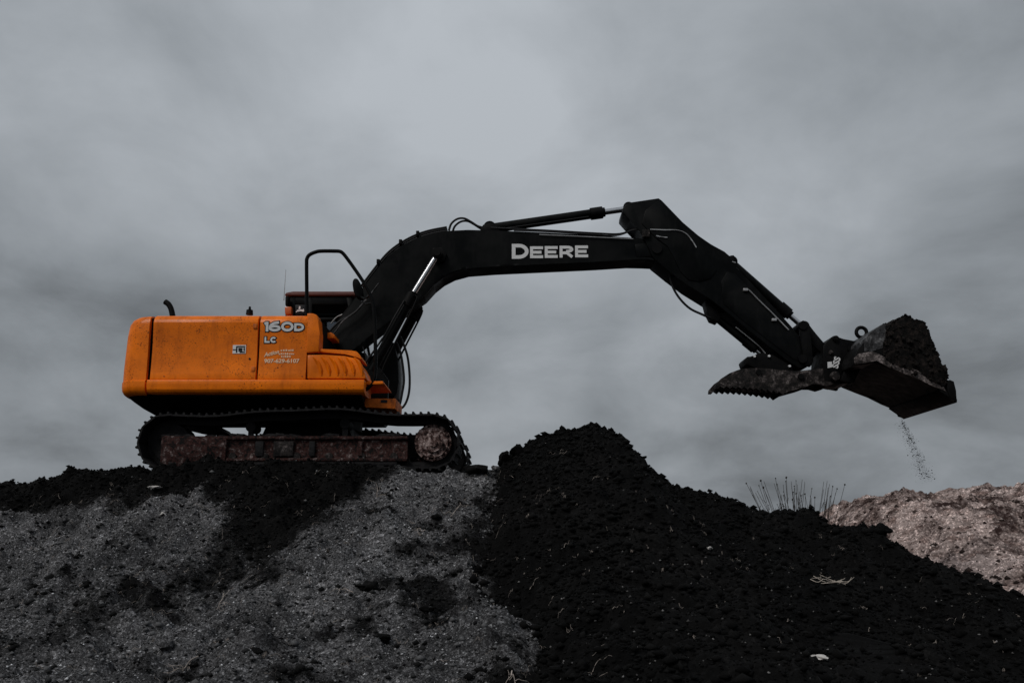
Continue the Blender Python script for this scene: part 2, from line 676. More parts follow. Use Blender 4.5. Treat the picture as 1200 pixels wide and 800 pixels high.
PY = np.array([-400, -8, 0, 2, 4, 4.9, 5.7, 6.6, 8.0, 8.9, 9.6, 9.95, 13.2, 15, 22, 40, 400.])
PZ = np.array([-1.7, -1.65, -1.55, -1.4, -1.08, -.85, -.67, -.44, .0, .34, .74, .83, .83, .7, -.9, -1.6, -1.7])


def base_z(x, y):
    # smoothed slope profile
    z = 0
    for o in (-.35, -.12, .12, .35):
        z = z + np.interp(y + o * 0.6, PY, PZ) * 0.25
    near = np.exp(-(np.maximum(0, np.hypot(x, y - 8) - 14) / 20) ** 2)
    drop = 0.22 * np.clip(x - 1.6, 0, 8) + 0.09 * np.clip(x - 2.7, 0, 7) + 0.165 * np.clip(-x - 3.7, 0, 6)
    plat = sstep(8.2, 10.0, y) * 0.30 * np.clip(x - 1.3, 0, 8)
    z = z - (drop + plat) * near
    z = np.maximum(z, -1.7)
    # gully running down from under the machine
    gx = np.interp(y, [5, 7, 8.5, 9.7], [-3.3, -2.7, -2.35, -2.2])
    z = z - 0.16 * np.exp(-((x - gx) / 0.33) ** 2) * sstep(5.5, 7.0, y) * (1 - sstep(9.4, 9.9, y))
    return z


def ground_z(x, y):
    z = base_z(x, y)
    und = fbm(x, y, 0.7, 3, 5, 0.5) * 0.22 * (1 - 0.75 * sstep(9.3, 9.8, y) * (1 - sstep(12.7, 13.4, y)))
    det = fbm(x, y, 3.0, 5, 21, 0.55) * 0.07
    lm = lumps(x + 2, y, 0.5, 35, 0.35) * 0.06 + lumps(x, y, 0.22, 40, 0.45) * 0.075 + lumps(x + 3, y, 0.10, 50, 0.55) * 0.028 + lumps(x, y + 5, 0.05, 60, 0.6) * 0.014
    flat = 1 - 0.8 * sstep(9.75, 10.0, y) * (1 - sstep(12.6, 13.0, y))
    rill = fbm(x * 1.5 + 0.25 * y, y * .38, 1.0, 3, 71, 0.5) * 0.27 * sstep(9.6, 8.6, y)
    return z + (und + det + lm + rill) * flat


def berm_edge(x):
    return np.interp(x, [-9, -6.2, -5.2, -4.2, -3.4, -3.0, -2.75, -2.5, -2.2, -1.95, -1.6, -1.3],
                     [9.1, 9.15, 9.35, 9.42, 9.4, 9.2, 8.75, 8.3, 8.4, 9.0, 9.7, 10.3])


def heap_edge(y):
    return np.interp(y, [3, 5, 6.4, 7.0, 7.9, 8.5, 9.4, 10.2], [.1, .18, .26, .18, -.02, -.08, .04, .12])


def worked_in(x, y):
    """how much black soil lies mixed into the grey slope"""
    n1 = fbm(x, y, 1.7, 4, 401, .6)
    m = sstep(-.6, .1, y - berm_edge(x) + n1 * .8) * (1 - sstep(-1.5, -1.2, x))
    m = np.maximum(m, sstep(-.6, .15, x - heap_edge(y) + n1 * .8))
    gx = np.interp(y, [5, 6.2, 7.2, 8.0, 8.7], [-3.4, -3.0, -2.75, -2.55, -2.4])
    m = np.maximum(m, .8 * np.exp(-((x - gx + n1 * .5) / .26) ** 2) * sstep(4.6, 6.4, y))
    m = np.maximum(m, sstep(.02, .50, fbm(x, y, 1.3, 5, 431, .65)) * .9)
    return m


RID = np.array([tuple(at(px, py, Y)) for px, py, Y in
                [(585, 556, 9.85), (628, 532, 9.8), (664, 514, 9.7), (698, 502, 9.6), (722, 511, 9.5), (750, 537, 9.4),
                 (774, 560, 9.3), (830, 577, 9.1), (880, 595, 8.9), (960, 608, 8.6), (1040, 632, 8.2), (1080, 648, 8.0),
                 (1200, 698, 7.4), (1340, 756, 6.9), (1500, 830, 6.5)]])


def heap_z(x, y):
    g = base_z(x, y)
    cone = np.full_like(x, -9.0)
    for a, b in zip(RID[:-1], RID[1:]):
        d = b[:2] - a[:2]
        t = np.clip(((x - a[0]) * d[0] + (y - a[1]) * d[1]) / (d @ d), 0, 1)
        ex, ey = x - (a[0] + t * d[0]), y - (a[1] + t * d[1])
        sl = np.hypot(ex * np.where(ex < 0, 1.0, 1.35), ey * np.where(ey < 0, 0.52, 0.85))
        zz = a[2] + t * (b[2] - a[2]) - np.sqrt(sl * sl + 0.01) + 0.1
        cone = np.maximum(cone, zz)
    xb = heap_edge(y) + fbm(x, y, 1.6, 4, 77, .6) * 0.45
    lay = g + np.clip((x - xb) * 0.45, -0.2, 0.15) - 2.0 * sstep(9.2, 11.5, y)
    cone = cone - 1.2 * np.clip(xb - x, 0, 5)
    z = smax(cone, lay, 0.08)
    z = z + fbm(x, y, 0.9, 3, 15) * 0.15 + lumps(x + 7, y, 0.6, 170, 0.45) * 0.07 + fbm(x, y, 3.2, 5, 33, 0.55) * 0.10
    z = z + lumps(x, y, 0.26, 140, 0.4) * 0.06 + lumps(x + 1, y, 0.11, 150, 0.5) * 0.03 + lumps(x, y + 2, 0.05, 160, 0.6) * 0.016
    return z


def berm_z(x, y):
    g = ground_z(x, y)
    yl = berm_edge(x) + fbm(x, y, 1.8, 4, 210, .6) * 0.55
    t = np.clip((y - yl) * 0.32, -0.2, 0.13) * (1 - sstep(-1.5, -1.3, x)) - 0.25 * sstep(-1.5, -1.1, x)
    t = t + 0.10 * np.exp(-((y - 10.25) / 0.45) ** 2) * (1 - sstep(-4.7, -4.35, x))
    t = t - 0.5 * sstep(10.7, 11.6, y)
    rough = fbm(x, y, 3.0, 5, 233, 0.55) * 0.07 + lumps(x, y, 0.17, 240, 0.5) * 0.06 + lumps(x, y, 0.07, 250, 0.6) * 0.025
    under = sstep(9.9, 10.0, y) * sstep(-4.6, -4.4, x)
    return g + np.where(under > 0.5, np.minimum(t + rough, 0.02), t + rough)


def sand_z(x, y):
    z = np.interp(y, [9.5, 10.5, 11.5, 14, 17, 18, 21, 26, 32], [-2.2, -1.0, -.62, .10, .88, .92, .7, -.5, -1.7])
    edge = sstep(4.5, 7.8, x) * (1 - sstep(18, 26, x))
    z = -1.9 + (z + 1.9) * edge
    z = z + 0.35 * fbm(x, y, 0.45, 3, 301) + 0.22 * sstep(9.3, 10.4, x) * sstep(14, 17, y)
    det = fbm(x, y * 1.6, 1.9, 6, 311, 0.62) * 0.22 + lumps(x, y, 0.45, 320, 0.25) * 0.06 + lumps(x, y, 0.2, 330, 0.3) * 0.04
    return z + det * edge


def sheet(name, xs, ys, fn, mat, mask=None):
    X, Y = np.meshgrid(xs, ys)
    Z = fn(X.ravel(), Y.ravel())
    nx, ny = len(xs), len(ys)
    V = np.column_stack([X.ravel(), Y.ravel(), Z])
    i = (np.arange(ny - 1)[:, None] * nx + np.arange(nx - 1)[None, :]).ravel()
    F = np.column_stack([i, i + 1, i + nx + 1, i + nx])
    me = bpy.data.meshes.new(name)
    me.vertices.add(len(V)); me.vertices.foreach_set('co', V.ravel())
    me.loops.add(F.size); me.loops.foreach_set('vertex_index', F.ravel().astype(np.int32))
    me.polygons.add(len(F))
    me.polygons.foreach_set('loop_start', np.arange(0, F.size, 4, dtype=np.int32))
    me.polygons.foreach_set('loop_total', np.full(len(F), 4, dtype=np.int32))
    me.update(calc_edges=True)
    me.polygons.foreach_set('use_smooth', [True] * len(F))
    me.materials.append(mat)
    if mask is not None:
        me.attributes.new('worked_in', 'FLOAT', 'POINT').data.foreach_set('value', mask(X.ravel(), Y.ravel()).astype(np.float32))
    o = bpy.data.objects.new(name, me)
    COL.objects.link(o)
    o['kind'] = 'structure'
    return o


def axis(dense0, dense1, step, lo, hi, grow=1.25):
    a = list(np.arange(dense0, dense1 + 1e-6, step))
    s, v = step, a[-1]
    while v < hi:
        s *= grow; v += s; a.append(v)
    s, v, b = step, a[0], []
    while v > lo:
        s *= grow; v -= s; b.append(v)
    return np.array(b[::-1] + a)


sheet('ground', axis(-6.6, 1.0, .019, -600, 600), axis(4.4, 10.1, .019, -600, 900), ground_z, M['grey_soil'], worked_in)
sheet('black_soil_heap', axis(-.7, 5.0, .02, -1.2, 8.5), axis(4.3, 10.3, .02, 2.6, 12), heap_z, M['black_soil'])
sheet('black_soil_bank', axis(-7.2, -1.2, .02, -11, -.9), axis(7.8, 11.0, .02, 7.2, 12), berm_z, M['black_soil'])
sheet('sand_bank', axis(5.0, 12.5, .035, 3.0, 28), axis(10.5, 18.5, .035, 9.5, 34), sand_z, M['sand'], lambda x, y: np.clip(.36 * sstep(12.5, 16.0, y + fbm(x, y, .8, 3, 660) * 3) + fbm(x * .9, y * 1.5, 1.8, 5, 655, .7) * .8 + .10, 0, .9))


def top_z(x, y):
    """highest soil surface"""
    z = ground_z(x, y)
    z = np.maximum(z, np.where((x > -1.0) & (x < 8) & (y < 12), heap_z(x, y), -9))
    z = np.maximum(z, np.where((x < -.9) & (y > 7.3) & (y < 11.9), berm_z(x, y), -9))
    return z


_gx, _gy = np.arange(-7.2, 5.6, .025), np.arange(3.9, 12.6, .025)
_GX, _GY = np.meshgrid(_gx, _gy)
_GZ = top_z(_GX.ravel(), _GY.ravel()).reshape(_GX.shape)


def soil_at(x, y):
    fx = np.clip((np.asarray(x) - _gx[0]) / .025, 0, len(_gx) - 1.001)
    fy = np.clip((np.asarray(y) - _gy[0]) / .025, 0, len(_gy) - 1.001)
    i, j = fx.astype(int), fy.astype(int)
    u, v = fx - i, fy - j
    return (_GZ[j, i] * (1 - u) + _GZ[j, i + 1] * u) * (1 - v) + (_GZ[j + 1, i] * (1 - u) + _GZ[j + 1, i + 1] * u) * v


# ------------------------------------------------------------------ the machine
GZ = 0.842                          # soil level under the tracks
YN, YF = 10.0, 12.6                 # outer faces of the two tracks
YC = 0.5 * (YN + YF)
ex = bpy.data.objects.new('excavator', None)
COL.objects.link(ex)
ex.location = (at(352, 552, YN).x, YC, GZ)
ex.empty_display_size = 0.5
tag(ex, 'orange crawler excavator with black boom reaching out from the crest of the slope', 'excavator')
OFF = Vector(ex.location)

# ---- crawler tracks
XL, XR = at(193, 518, YN).x, at(506, 518, YN).x
RS = 0.305                          # radius to the underside of the shoes
ZC = GZ + RS + 0.055


def track_path():
    p = []
    n = 40
    for i in range(n + 1):          # bottom, left to right
        p.append((XL + (XR - XL) * i / n, ZC - RS))
    for i in range(1, 24):
        a = -math.pi / 2 + math.pi * i / 24
        p.append((XR + RS * math.cos(a), ZC + RS * math.sin(a)))
    xm = XL + (XR - XL) * 0.56
    for i in range(n + 1):          # top, right to left: carried up by the top rollers
        x = XR + (XL - XR) * i / n
        hump = math.exp(-((x - xm) / 0.85) ** 2) * 0.085
        sag = -0.02 * math.sin(math.pi * i / n * 3) ** 2
        p.append((x, ZC + RS + hump + sag))
    for i in range(1, 24):
        a = math.pi / 2 + math.pi * i / 24
        p.append((XL + RS * math.cos(a), ZC + RS * math.sin(a)))
    return p


def resample(p, n):
    P = np.array(p + [p[0]])
    d = np.hypot(*np.diff(P, axis=0).T)
    s = np.concatenate([[0], np.cumsum(d)])
    o = []
    for k in range(n):
        t = s[-1] * k / n
        q = [np.interp(t, s, P[:, 0]), np.interp(t, s, P[:, 1])]
        t1, t0 = (t + .02) % s[-1], (t - .02) % s[-1]
        a = np.array([np.interp(t1, s, P[:, 0]) - np.interp(t0, s, P[:, 0]),
                      np.interp(t1, s, P[:, 1]) - np.interp(t0, s, P[:, 1])])
        a /= np.hypot(*a)
        o.append((q, a))
    return o, s[-1] / n


NSH = 45
PATH, PITCH_M = resample(track_path(), NSH)

# one shoe: plate with three grousers and turned edges (local x along the run, z outwards)
h = PITCH_M / 2
sp = [(-h - .014, .002), (h - .006, 0), (h + .006, .006), (h + .004, .020), (h - .026, .024), (h - .032, .052), (h - .054, .052), (h - .058, .024),
      (-h + .066, .024), (-h + .060, .049), (-h + .038, .049), (-h + .034, .022), (-h - .014, .016)]
bm = bmesh.new()
add_prism(bm, sp, -0.3, 0.3)
bmesh.ops.recalc_face_normals(bm, faces=bm.faces[:])
shoe_me = bpy.data.meshes.new('track_shoe')
bm.to_mesh(shoe_me)
bm.free()
shoe_me.materials.append(M['track_steel'])


def disc(bm, x, z, r, y0, y1, n=28):
    add_cyl(bm, (x, y0, z), (x, y1, z), r, n=n)


def make_track(yc, side):
    """side = -1: outer face towards the camera"""
    yo, yi = yc + side * 0.20, yc - side * 0.12
    # side frame: channel section with proud top and bottom lips
    xa, xb_ = at(186, 520, YN).x, at(476, 520, YN).x
    zt, zb = at(470, 511, YN + .1).z, at(470, 540, YN + .1).z
    sec = [(yo, zt - .035), (yo, zt - .005), (yo - side * .02, zt + .005), (yi, zt + .03), (yi, zb), (yo, zb), (yo, zb + .03),
           (yo - side * .035, zb + .045), (yo - side * .035, zt - .05)]
    fr = prism_x('crawler_track', sec, xa, xb_, M['mud_red'], ex, 0.006)
    # boxed front end of the frame with the tensioner
    bm = bmesh.new()
    zb2 = zb - .07
    add_prism(bm, [(xa - .01, zb - .02), (xa + .12, zb2), (xa + .62, zb2), (xa + .78, zb - .01), (xa + .78, zt - .03), (xa - .01, zt + .01)],
              min(yo + side * .012, yi), max(yo + side * .012, yi))
    bev(bm, .012)
    from_bm('tensioner_housing', bm, M['mud_red'], fr)
    # stiffener plates, rail guards and mud-filled openings
    for fx, wdt, mt in ((.38, .10, 'track_steel'), (.455, .24, 'mud_steel'), (.60, .07, 'track_steel'), (.80, .05, 'mud_red')):
        x0 = xa + (xb_ - xa) * fx
        lo = (x0, min(yo - side * .03, yo + side * .004), zb + .06)
        hi = (x0 + wdt, max(yo - side * .03, yo + side * .004), zt - .06)
        box('frame_rib', lo, hi, M[mt], fr, .006)
    # chain
    bm = bmesh.new()
    ring, inner = [], []
    for (q, a) in PATH:
        nx, nz = a[1], -a[0]
        ring.append((q[0] - nx * .004, q[1] - nz * .004))
        inner.append((q[0] - nx * .075, q[1] - nz * .075))
    for y0, y1 in ((yc - .10, yc - .05), (yc + .05, yc + .10)):
        va = [bm.verts.new((x, y0, z)) for x, z in ring]
        vb = [bm.verts.new((x, y1, z)) for x, z in ring]
        vc = [bm.verts.new((x, y0, z)) for x, z in inner]
        vd = [bm.verts.new((x, y1, z)) for x, z in inner]
        for i in range(NSH):
            j = (i + 1) % NSH
            bm.faces.new((va[i], va[j], vb[j], vb[i])); bm.faces.new((vc[i], vd[i], vd[j], vc[j]))
            bm.faces.new((va[i], vc[i], vc[j], va[j])); bm.faces.new((vb[i], vb[j], vd[j], vd[i]))
    from_bm('track_chain', bm, M['track_steel'], fr)
    # idler at the tail, driven sprocket at the front
    bm = bmesh.new()
    disc(bm, XL, ZC, .235, yc - .12, yc + .12); disc(bm, XL, ZC, .10, yc - .17, yc + .17)
    from_bm('idler_wheel', bm, M['track_steel'], fr)
    bm = bmesh.new()
    tp = []
    for k in range(21):
        for da, rr in ((-.30, .215), (-.12, .252), (.12, .252), (.30, .215)):
            a = 2 * math.pi * (k + da) / 21
            tp.append((XR + rr * math.cos(a), ZC + rr * math.sin(a)))
    add_prism(bm, tp, yc - .03, yc + .03)
    disc(bm, XR, ZC, .262, yc - side * .12, yc - side * .05, 32)
    add_box(bm, (XR - .34, min(yc - side * .12, yc - side * .02), ZC - .17), (XR - .05, max(yc - side * .12, yc - side * .02), ZC + .12))
    sprk = from_bm('sprocket', bm, M['track_steel'], fr)
    bm = bmesh.new()
    disc(bm, XR, ZC, .225, yc - side * .02, yc + side * .15, 36)
    disc(bm, XR, ZC, .185, yc + side * .15, yc + side * .18, 36)
    disc(bm, XR, ZC, .12, yc + side * .18, yc + side * .205, 30)
    disc(bm, XR + .01, ZC - .01, .05, yc + side * .205, yc + side * .225, 16)
    from_bm('final_drive_hub', bm, M['hub'], fr)
    for k in range(16):
        a = 2 * math.pi * k / 16 + .1
        cyl('hub_bolt', (XR + .203 * math.cos(a), yc + side * .14, ZC + .203 * math.sin(a)),
            (XR + .203 * math.cos(a), yc + side * .172, ZC + .203 * math.sin(a)), .014, M['hub'], fr, n=6)
    for k in range(7):
        x = XL + (XR - XL) * (k + 1.0) / 8.2
        bm = bmesh.new()
        disc(bm, x, GZ + .045 + .075 + .07, .075, yc - .16, yc + .16, 18)
        disc(bm, x, GZ + .045 + .075 + .07, .045, yc - .19, yc + .19, 12)
        from_bm('track_roller', bm, M['mud_steel'], fr)
    for fx in (.30, .66):
        x = XL + (XR - XL) * fx
        bm = bmesh.new()
        zt2 = np.interp(x, [p[0] for p in track_path()[64:105]][::-1], [p[1] for p in track_path()[64:105]][::-1])
        disc(bm, x, zt2 - .075 - .062, .062, yc - .11, yc + .13, 16)
        add_box(bm, (x - .03, yc - .1, zt - .02), (x + .03, yc - .06, zt2 - .1))
        from_bm('carrier_roller', bm, M['track_steel'], fr)
    # recoil guard strip along the foot of the frame
    box('rail_guard', (xa + .9, min(yo, yo - side * .03), zb - .055), (xb_ - .12, max(yo, yo - side * .03), zb - .012), M['track_steel'], fr, .005)
    mud = bmesh.new()
    rr_ = random.Random(5 + side)
    for k in range(64):
        x = xa + rr_.random() * (xb_ - xa)
        if k < 26:
            c_ = (x, yo - side * rr_.uniform(.03, .10), zt + rr_.uniform(.0, .02))
        elif k < 56:
            c_ = (x, yo + side * rr_.uniform(-.06, .0), zb - rr_.uniform(.02, .11))
        else:
            c_ = (x, yo - side * rr_.uniform(.02, .10), zt + rr_.uniform(.0, .03))
        ret = bmesh.ops.create_icosphere(mud, subdivisions=2, radius=1.0)
        r0 = rr_.uniform(.018, .055)
        ph = rr_.uniform(0, 20)
        for v in ret['verts']:
            n_ = 1 + .35 * math.sin(v.co.x * 4 + ph) * math.cos(v.co.z * 5 - ph) + .2 * math.sin(v.co.y * 9 + ph)
            v.co = Vector((c_[0] + v.co.x * r0 * 1.7 * n_, c_[1] + v.co.y * r0 * .5 * n_, c_[2] + v.co.z * r0 * .6 * n_))
    from_bm('caked_mud', mud, M['track_steel'], fr, angle=80)['kind'] = 'stuff'
    for k, (q, a) in enumerate(PATH):
        o = bpy.data.objects.new('track_shoe', shoe_me)
        COL.objects.link(o)
        o.parent = fr
        tx, tz = a
        j = 0.012
        mt = Matrix(((tx, 0, tz, q[0] - OFF.x), (0, 1, 0, yc - OFF.y + random.uniform(-.004, .004)), (tz, 0, -tx, q[1] - OFF.z), (0, 0, 0, 1)))
        # run is counter-clockwise, so the outward normal is (tz,-tx); keep the frame right-handed
        mt = mt @ Matrix.Rotation(math.pi, 4, 'Z') if mt.to_3x3().determinant() < 0 else mt
        o.matrix_local = mt
    return fr


make_track(YN + .30, -1)
make_track(YF - .30, 1)

# ---- centre frame between the tracks
bm = bmesh.new()
xc = ex.location.x
xm = at(368, 500, YN + 1).x
add_prism(bm, [(xm - .62, GZ + .40), (xm + .62, GZ + .40), (xm + .50, GZ + .70), (xm - .50, GZ + .70)], YN + .62, YF - .62)
for s in (-1, 1):
    add_prism(bm, [(xm + s * 1.25, GZ + .30), (xm + s * .4, GZ + .34), (xm + s * .4, GZ + .50), (xm + s * 1.25, GZ + .40)], YN + .45, YF - .45)
bev(bm, .015)
cf = from_bm('centre_frame', bm, M['black_worn'], ex)
bm = bmesh.new()
add_cyl(bm, (xm, YC, GZ + .64), (xm, YC, GZ + .90), .58, n=40)
from_bm('slewing_ring', bm, M['black_worn'], cf)

# ---- upper structure
YS = 10.04                          # near side of the house
YSF = 12.56


def X(px, Y=YS, py=420):
    return at(px, py, Y).x


def Z(py, Y=YS, px=300):
    return at(px, py, Y).z


z_top, z_sk, z_lo, z_bot = Z(367), Z(445), Z(460.5), Z(473.5)
rf = prism_x('revolving_frame', [(YS + .40, z_bot), (YS + .10, z_lo - .04), (YS + .06, z_lo - .004), (YSF - .06, z_lo - .004), (YSF - .10, z_lo - .04), (YSF - .40, z_bot)],
             X(176), X(424), M['black_worn'], ex, .012)

# counterweight: stacked plan rings with rounded corners
def plan_ring(py, pxr, inset, rc, pxf):
    z = Z(py)
    xr = at(pxr, py, YS + .07).x
    xf = X(pxf)
    y0, y1 = YS + inset, YSF - inset
    rc = min(rc, (xf - xr) * .95)
    r_ = [(xf, y0)]
    for k in range(9):
        a_ = math.pi / 2 * k / 8
        r_.append((xr + rc - rc * math.sin(a_), y0 + rc - rc * math.cos(a_)))
    for k in range(1, 6):           # gently bowed tail
        f = k / 6
        r_.append((xr - .05 * math.sin(math.pi * f), y0 + rc + (y1 - y0 - 2 * rc) * f))
    for k in range(9):
        a_ = math.pi / 2 * (1 - k / 8)
        r_.append((xr + rc - rc * math.sin(a_), y1 - rc + rc * math.cos(a_)))
    r_.append((xf, y1))
    return [(x, y, z) for x, y in r_]


def stack(name, rings, mat, parent, angle=40):
    bm = bmesh.new()
    R_ = [[bm.verts.new(p) for p in plan_ring(*r)] for r in rings]
    m_ = len(R_[0])
    for a_, b_ in zip(R_[:-1], R_[1:]):
        for i in range(m_):
            j = (i + 1) % m_
            bm.faces.new((a_[i], a_[j], b_[j], b_[i]))
    bm.faces.new(R_[0]); bm.faces.new(R_[-1][::-1])
    return from_bm(name, bm, mat, parent, angle=angle)


cw = stack('counterweight', [(367.6, 165.5, .20, .22, 172.4), (368.1, 160, .11, .24, 172.4), (369.8, 154.5, .05, .25, 172.4), (373, 150.5, .02, .25, 172.4), (379, 147.2, .004, .25, 172.4),
                             (392, 144.4, .004, .25, 172.4), (412, 141.6, .012, .25, 172.4), (430, 139.6, .008, .25, 172.4), (447, 138.6, 0, .25, 172.4)], M['orange'], ex)
stack('counterweight_foot', [(445.4, 139.2, .0, .25, 172.4), (446.4, 138.4, -.016, .25, 172.4), (452, 138, -.018, .25, 172.4), (456.5, 138.2, -.012, .25, 172.4), (460, 139.4, .012, .25, 172.4), (462.2, 141.5, .05, .25, 172.4)], M['orange'], cw)
stack('counterweight_base', [(461.0, 141.5, .05, .25, 178), (466, 145.5, .14, .25, 182), (472, 151.5, .26, .25, 190), (479, 162, .40, .25, 205), (486.5, 177, .56, .25, 215)], M['black_worn'], cw)  # narrowing base in black, below the orange band

# engine bay core behind the doors
box('engine_bay', (X(171), YS + .06, z_sk - .02), (X(371), YSF - .06, z_top - .04), M['seam'], ex, .02)


def panel_y(z):
    f = (z - z_sk) / (z_top - .115 - z_sk)
    return YS + .085 * max(0.0, f * (1 - f)) * 1.0


def door_section(y_in):
    c = [(panel_y(z), z) for z in np.linspace(z_sk + .006, z_top - .115, 9)] + [ (YS + .012, z_top - .075), (YS + .045, z_top - .03), (YS + .10, z_top - .006), (YS + .18, z_top)]
    return c + [(y_in, z_top + .004), (y_in, z_sk + .006)]


d1 = prism_x('side_door', door_section(YC - .3), X(177.0), X(300.2), M['orange'], ex, .005, angle=40)
d2 = prism_x('side_door', door_section(YC - .3), X(302.8), X(358.6), M['orange'], ex, .005, angle=40)
hd = prism_x('engine_hood', [(YC - .295, z_top - .05), (YC - .295, z_top + .004), (YSF - .18, z_top), (YSF - .10, z_top - .006), (YSF - .03, z_top - .05), (YSF, z_top - .115), (YSF, z_sk + .006), (YSF - .05, z_sk + .006), (YSF - .05, z_top - .1), (YC, z_top - .05)],
             X(178.2), X(325), M['orange'], ex, .006)
pil = prism('corner_pillar', prof([(359.8, 366.8), (367, 367), (371.5, 369), (373.5, 375), (374.5, 390), (374, 412), (359, 413.5)], YS + .004), YS + .004, YS + .2, M['orange'], ex, .012, 3)
# lower skirt
bm = bmesh.new()
add_prism_x(bm, [(YS + .06, z_sk + .004), (YS - .008, z_sk + .002), (YS - .018, z_sk - .008), (YS - .020, z_sk - .05), (YS - .014, z_lo + .045), (YS + .010, z_lo + .012), (YS + .07, z_lo - .008), (YS + .12, z_lo - .012), (YS + .5, z_lo - .012), (YS + .5, z_sk + .004)], X(174.5), X(427, YS, 450))
bev(bm, .008)
from_bm('lower_skirt', bm, M['orange'], ex, angle=50)
bm = bmesh.new()
for v in range(1):
    add_prism_x(bm, [(YSF - .06, z_sk + .004), (YSF + .03, z_sk - .02), (YSF + .03, z_lo + .035), (YSF - .12, z_lo - .012), (YSF - .5, z_lo - .012), (YSF - .5, z_sk + .004)], X(174.5), X(427, YS, 450))
bev(bm, .008)
from_bm('lower_skirt', bm, M['orange'], ex, angle=50)
# tank cover in front with curved louvres
tk = prism('tank_cover', prof([(360, 415.5), (380, 415.5), (404, 417), (414, 419), (421, 424), (426, 433), (429, 443.6), (360, 443.6)], YS + .004), YS + .004, YS + .5, M['orange'], ex, .012, 3)
prism('tank_lid', prof([(374.8, 408.5), (384, 409), (412, 410.5), (418, 411.5), (421.5, 415.5), (424, 421), (421, 420.3), (414, 416.2), (404, 413.8), (380, 412.5), (374.8, 412.5)], YS + .03), YS + .03, YS + .46, M['orange'], ex, .01, 3)
for k in range(6):
    x0 = 367 + k * 9.6
    c = [(x0, 418.5), (x0 + 3.4, 422), (x0 + 6.6, 427.5), (x0 + 8.6, 433.5), (x0 + 9.6, 440)]
    bm = bmesh.new()
    pts = prof(c, YS + .004)
    wd = .030
    sh = [(-.5, 0.012), (-.38, -.002), (.15, -.026), (.5, -.006), (.5, .012)]
    prev = None
    nC = len(pts)
    for i, (x, z) in enumerate(pts):
        tp = 1.0 if 0 < i < nC - 1 else 0.35
        ring = [bm.verts.new((x + sx * wd * 2.0 * tp, YS + .004 + dy * tp, z)) for sx, dy in sh]
        if prev:
            for a in range(len(sh) - 1):
                bm.faces.new((prev[a], prev[a + 1], ring[a + 1], ring[a]))
        prev = ring
    bmesh.ops.subdivide_edges(bm, edges=bm.edges[:], cuts=1, smooth=0.6)
    from_bm('louvre', bm, M['orange'], tk, angle=50)

# decals on the doors
mpp = X(301) - X(300)
for ch, px, py, wp, hp_, sp_ in (('1', 307.4, 388.2, 6.2, 11.6, 3.1), ('6', 313.2, 388.2, 14.0, 11.6, 3.0), ('0', 327.8, 388.2, 14.6, 11.6, 3.0), ('D', 343.2, 387.8, 11.6, 9.4, 2.7),
                                 ('L', 308.6, 401.2, 6.2, 7.0, 2.0), ('C', 315.4, 401.2, 7.6, 7.0, 2.0)):
    o1 = Vector((X(px), YS, Z(py)))
    for mt, gr, ya in (('decal_black', 1.05 * mpp, -.0035), ('white', 0, -.0065)):
        bm = letter_bm(ch, wp * mpp, hp_ * mpp, sp_ * mpp, gr, ya, ya + .003)
        bmesh.ops.translate(bm, verts=bm.verts[:], vec=o1)
        for v in bm.verts:
            v.co.y += panel_y(v.co.z) - YS
        from_bm('model_number' if mt == 'white' else 'number_outline', bm, M[mt], d2, smooth=False)
for body, px, py, size, sx, shr, rot in (('Action', 309.2, 417.6, .068, 1.0, .35, 14), ('907-629-6107', 309.3, 424.6, .068, 1.12, 0, 0)):
    me = text_mesh(body, size, sx, .0022, .001, shr)
    o = link('dealer_lettering', me, M['cream'], d2, smooth=False)
    rm = Matrix.Rotation(-math.radians(rot), 4, 'Y')
    for v in me.vertices:
        q = rm @ v.co + Vector((X(px), 0, Z(py)))
        v.co = Vector((q.x, panel_y(q.z) - .004 + v.co.y, q.z)) - OFF
bm = bmesh.new()
for xa_, xb2, yy in ((328, 343, 411.0), (326, 344, 415.2), (329, 340, 418.4)):
    x = X(xa_)
    while x < X(xb2):
        wl = random.uniform(.012, .022)
        hh = random.choice((.017, .021, .024))
        py_ = panel_y(Z(yy) + .01)
        add_box(bm, (x, py_ - .004, Z(yy)), (x + wl, py_ + .001, Z(yy) + hh))
        x += wl + random.uniform(.006, .012)
from_bm('dealer_lettering', bm, M['cream'], d2, smooth=False)
# warning sticker / latch plate on the long door
bm = bmesh.new()
py_ = panel_y(Z(408.8))
add_box(bm, (X(271.6), py_ - .006, Z(413.8)), (X(287), py_ + .004, Z(403.8)))
st = from_bm('warning_sticker', bm, M['white'], d1)
bm = bmesh.new()
for a, b, c, d in ((275.6, 277.0, 405.2, 412.6), (277.0, 286, 405.0, 406.2), (278.4, 283.0, 407.2, 411.2), (280, 286, 411.6, 412.8), (284.4, 285.8, 407.0, 410.6), (271.8, 275.6, 408.8, 409.7)):
    add_box(bm, (X(a), py_ - .010, Z(d)), (X(b), py_ - .004, Z(c)))
from_bm('sticker_print', bm, M['decal_black'], st)

# hinges, lock and seams of the long door
for py in (382, 432):
    box('hinge', (X(299.6) - .05, panel_y(Z(py)) - .012, Z(py) - .03), (X(299.6) - .005, panel_y(Z(py)) + .01, Z(py) + .03), M['orange_dirty'], d1, .005)
q_ = at(292, 420, YS)
cyl('door_lock', (q_.x, panel_y(q_.z) - .006, q_.z), (q_.x, panel_y(q_.z) + .01, q_.z), .013, M['decal_black'], d1, n=12)
for px, dr in ((192, d1), (243, d1), (354, d2)):
    q_ = at(px, 440.5, YS)
    cyl('door_bolt', (q_.x, panel_y(q_.z) - .006, q_.z), (q_.x, panel_y(q_.z) + .01, q_.z), .010, M['orange_dirty'], dr, n=8)

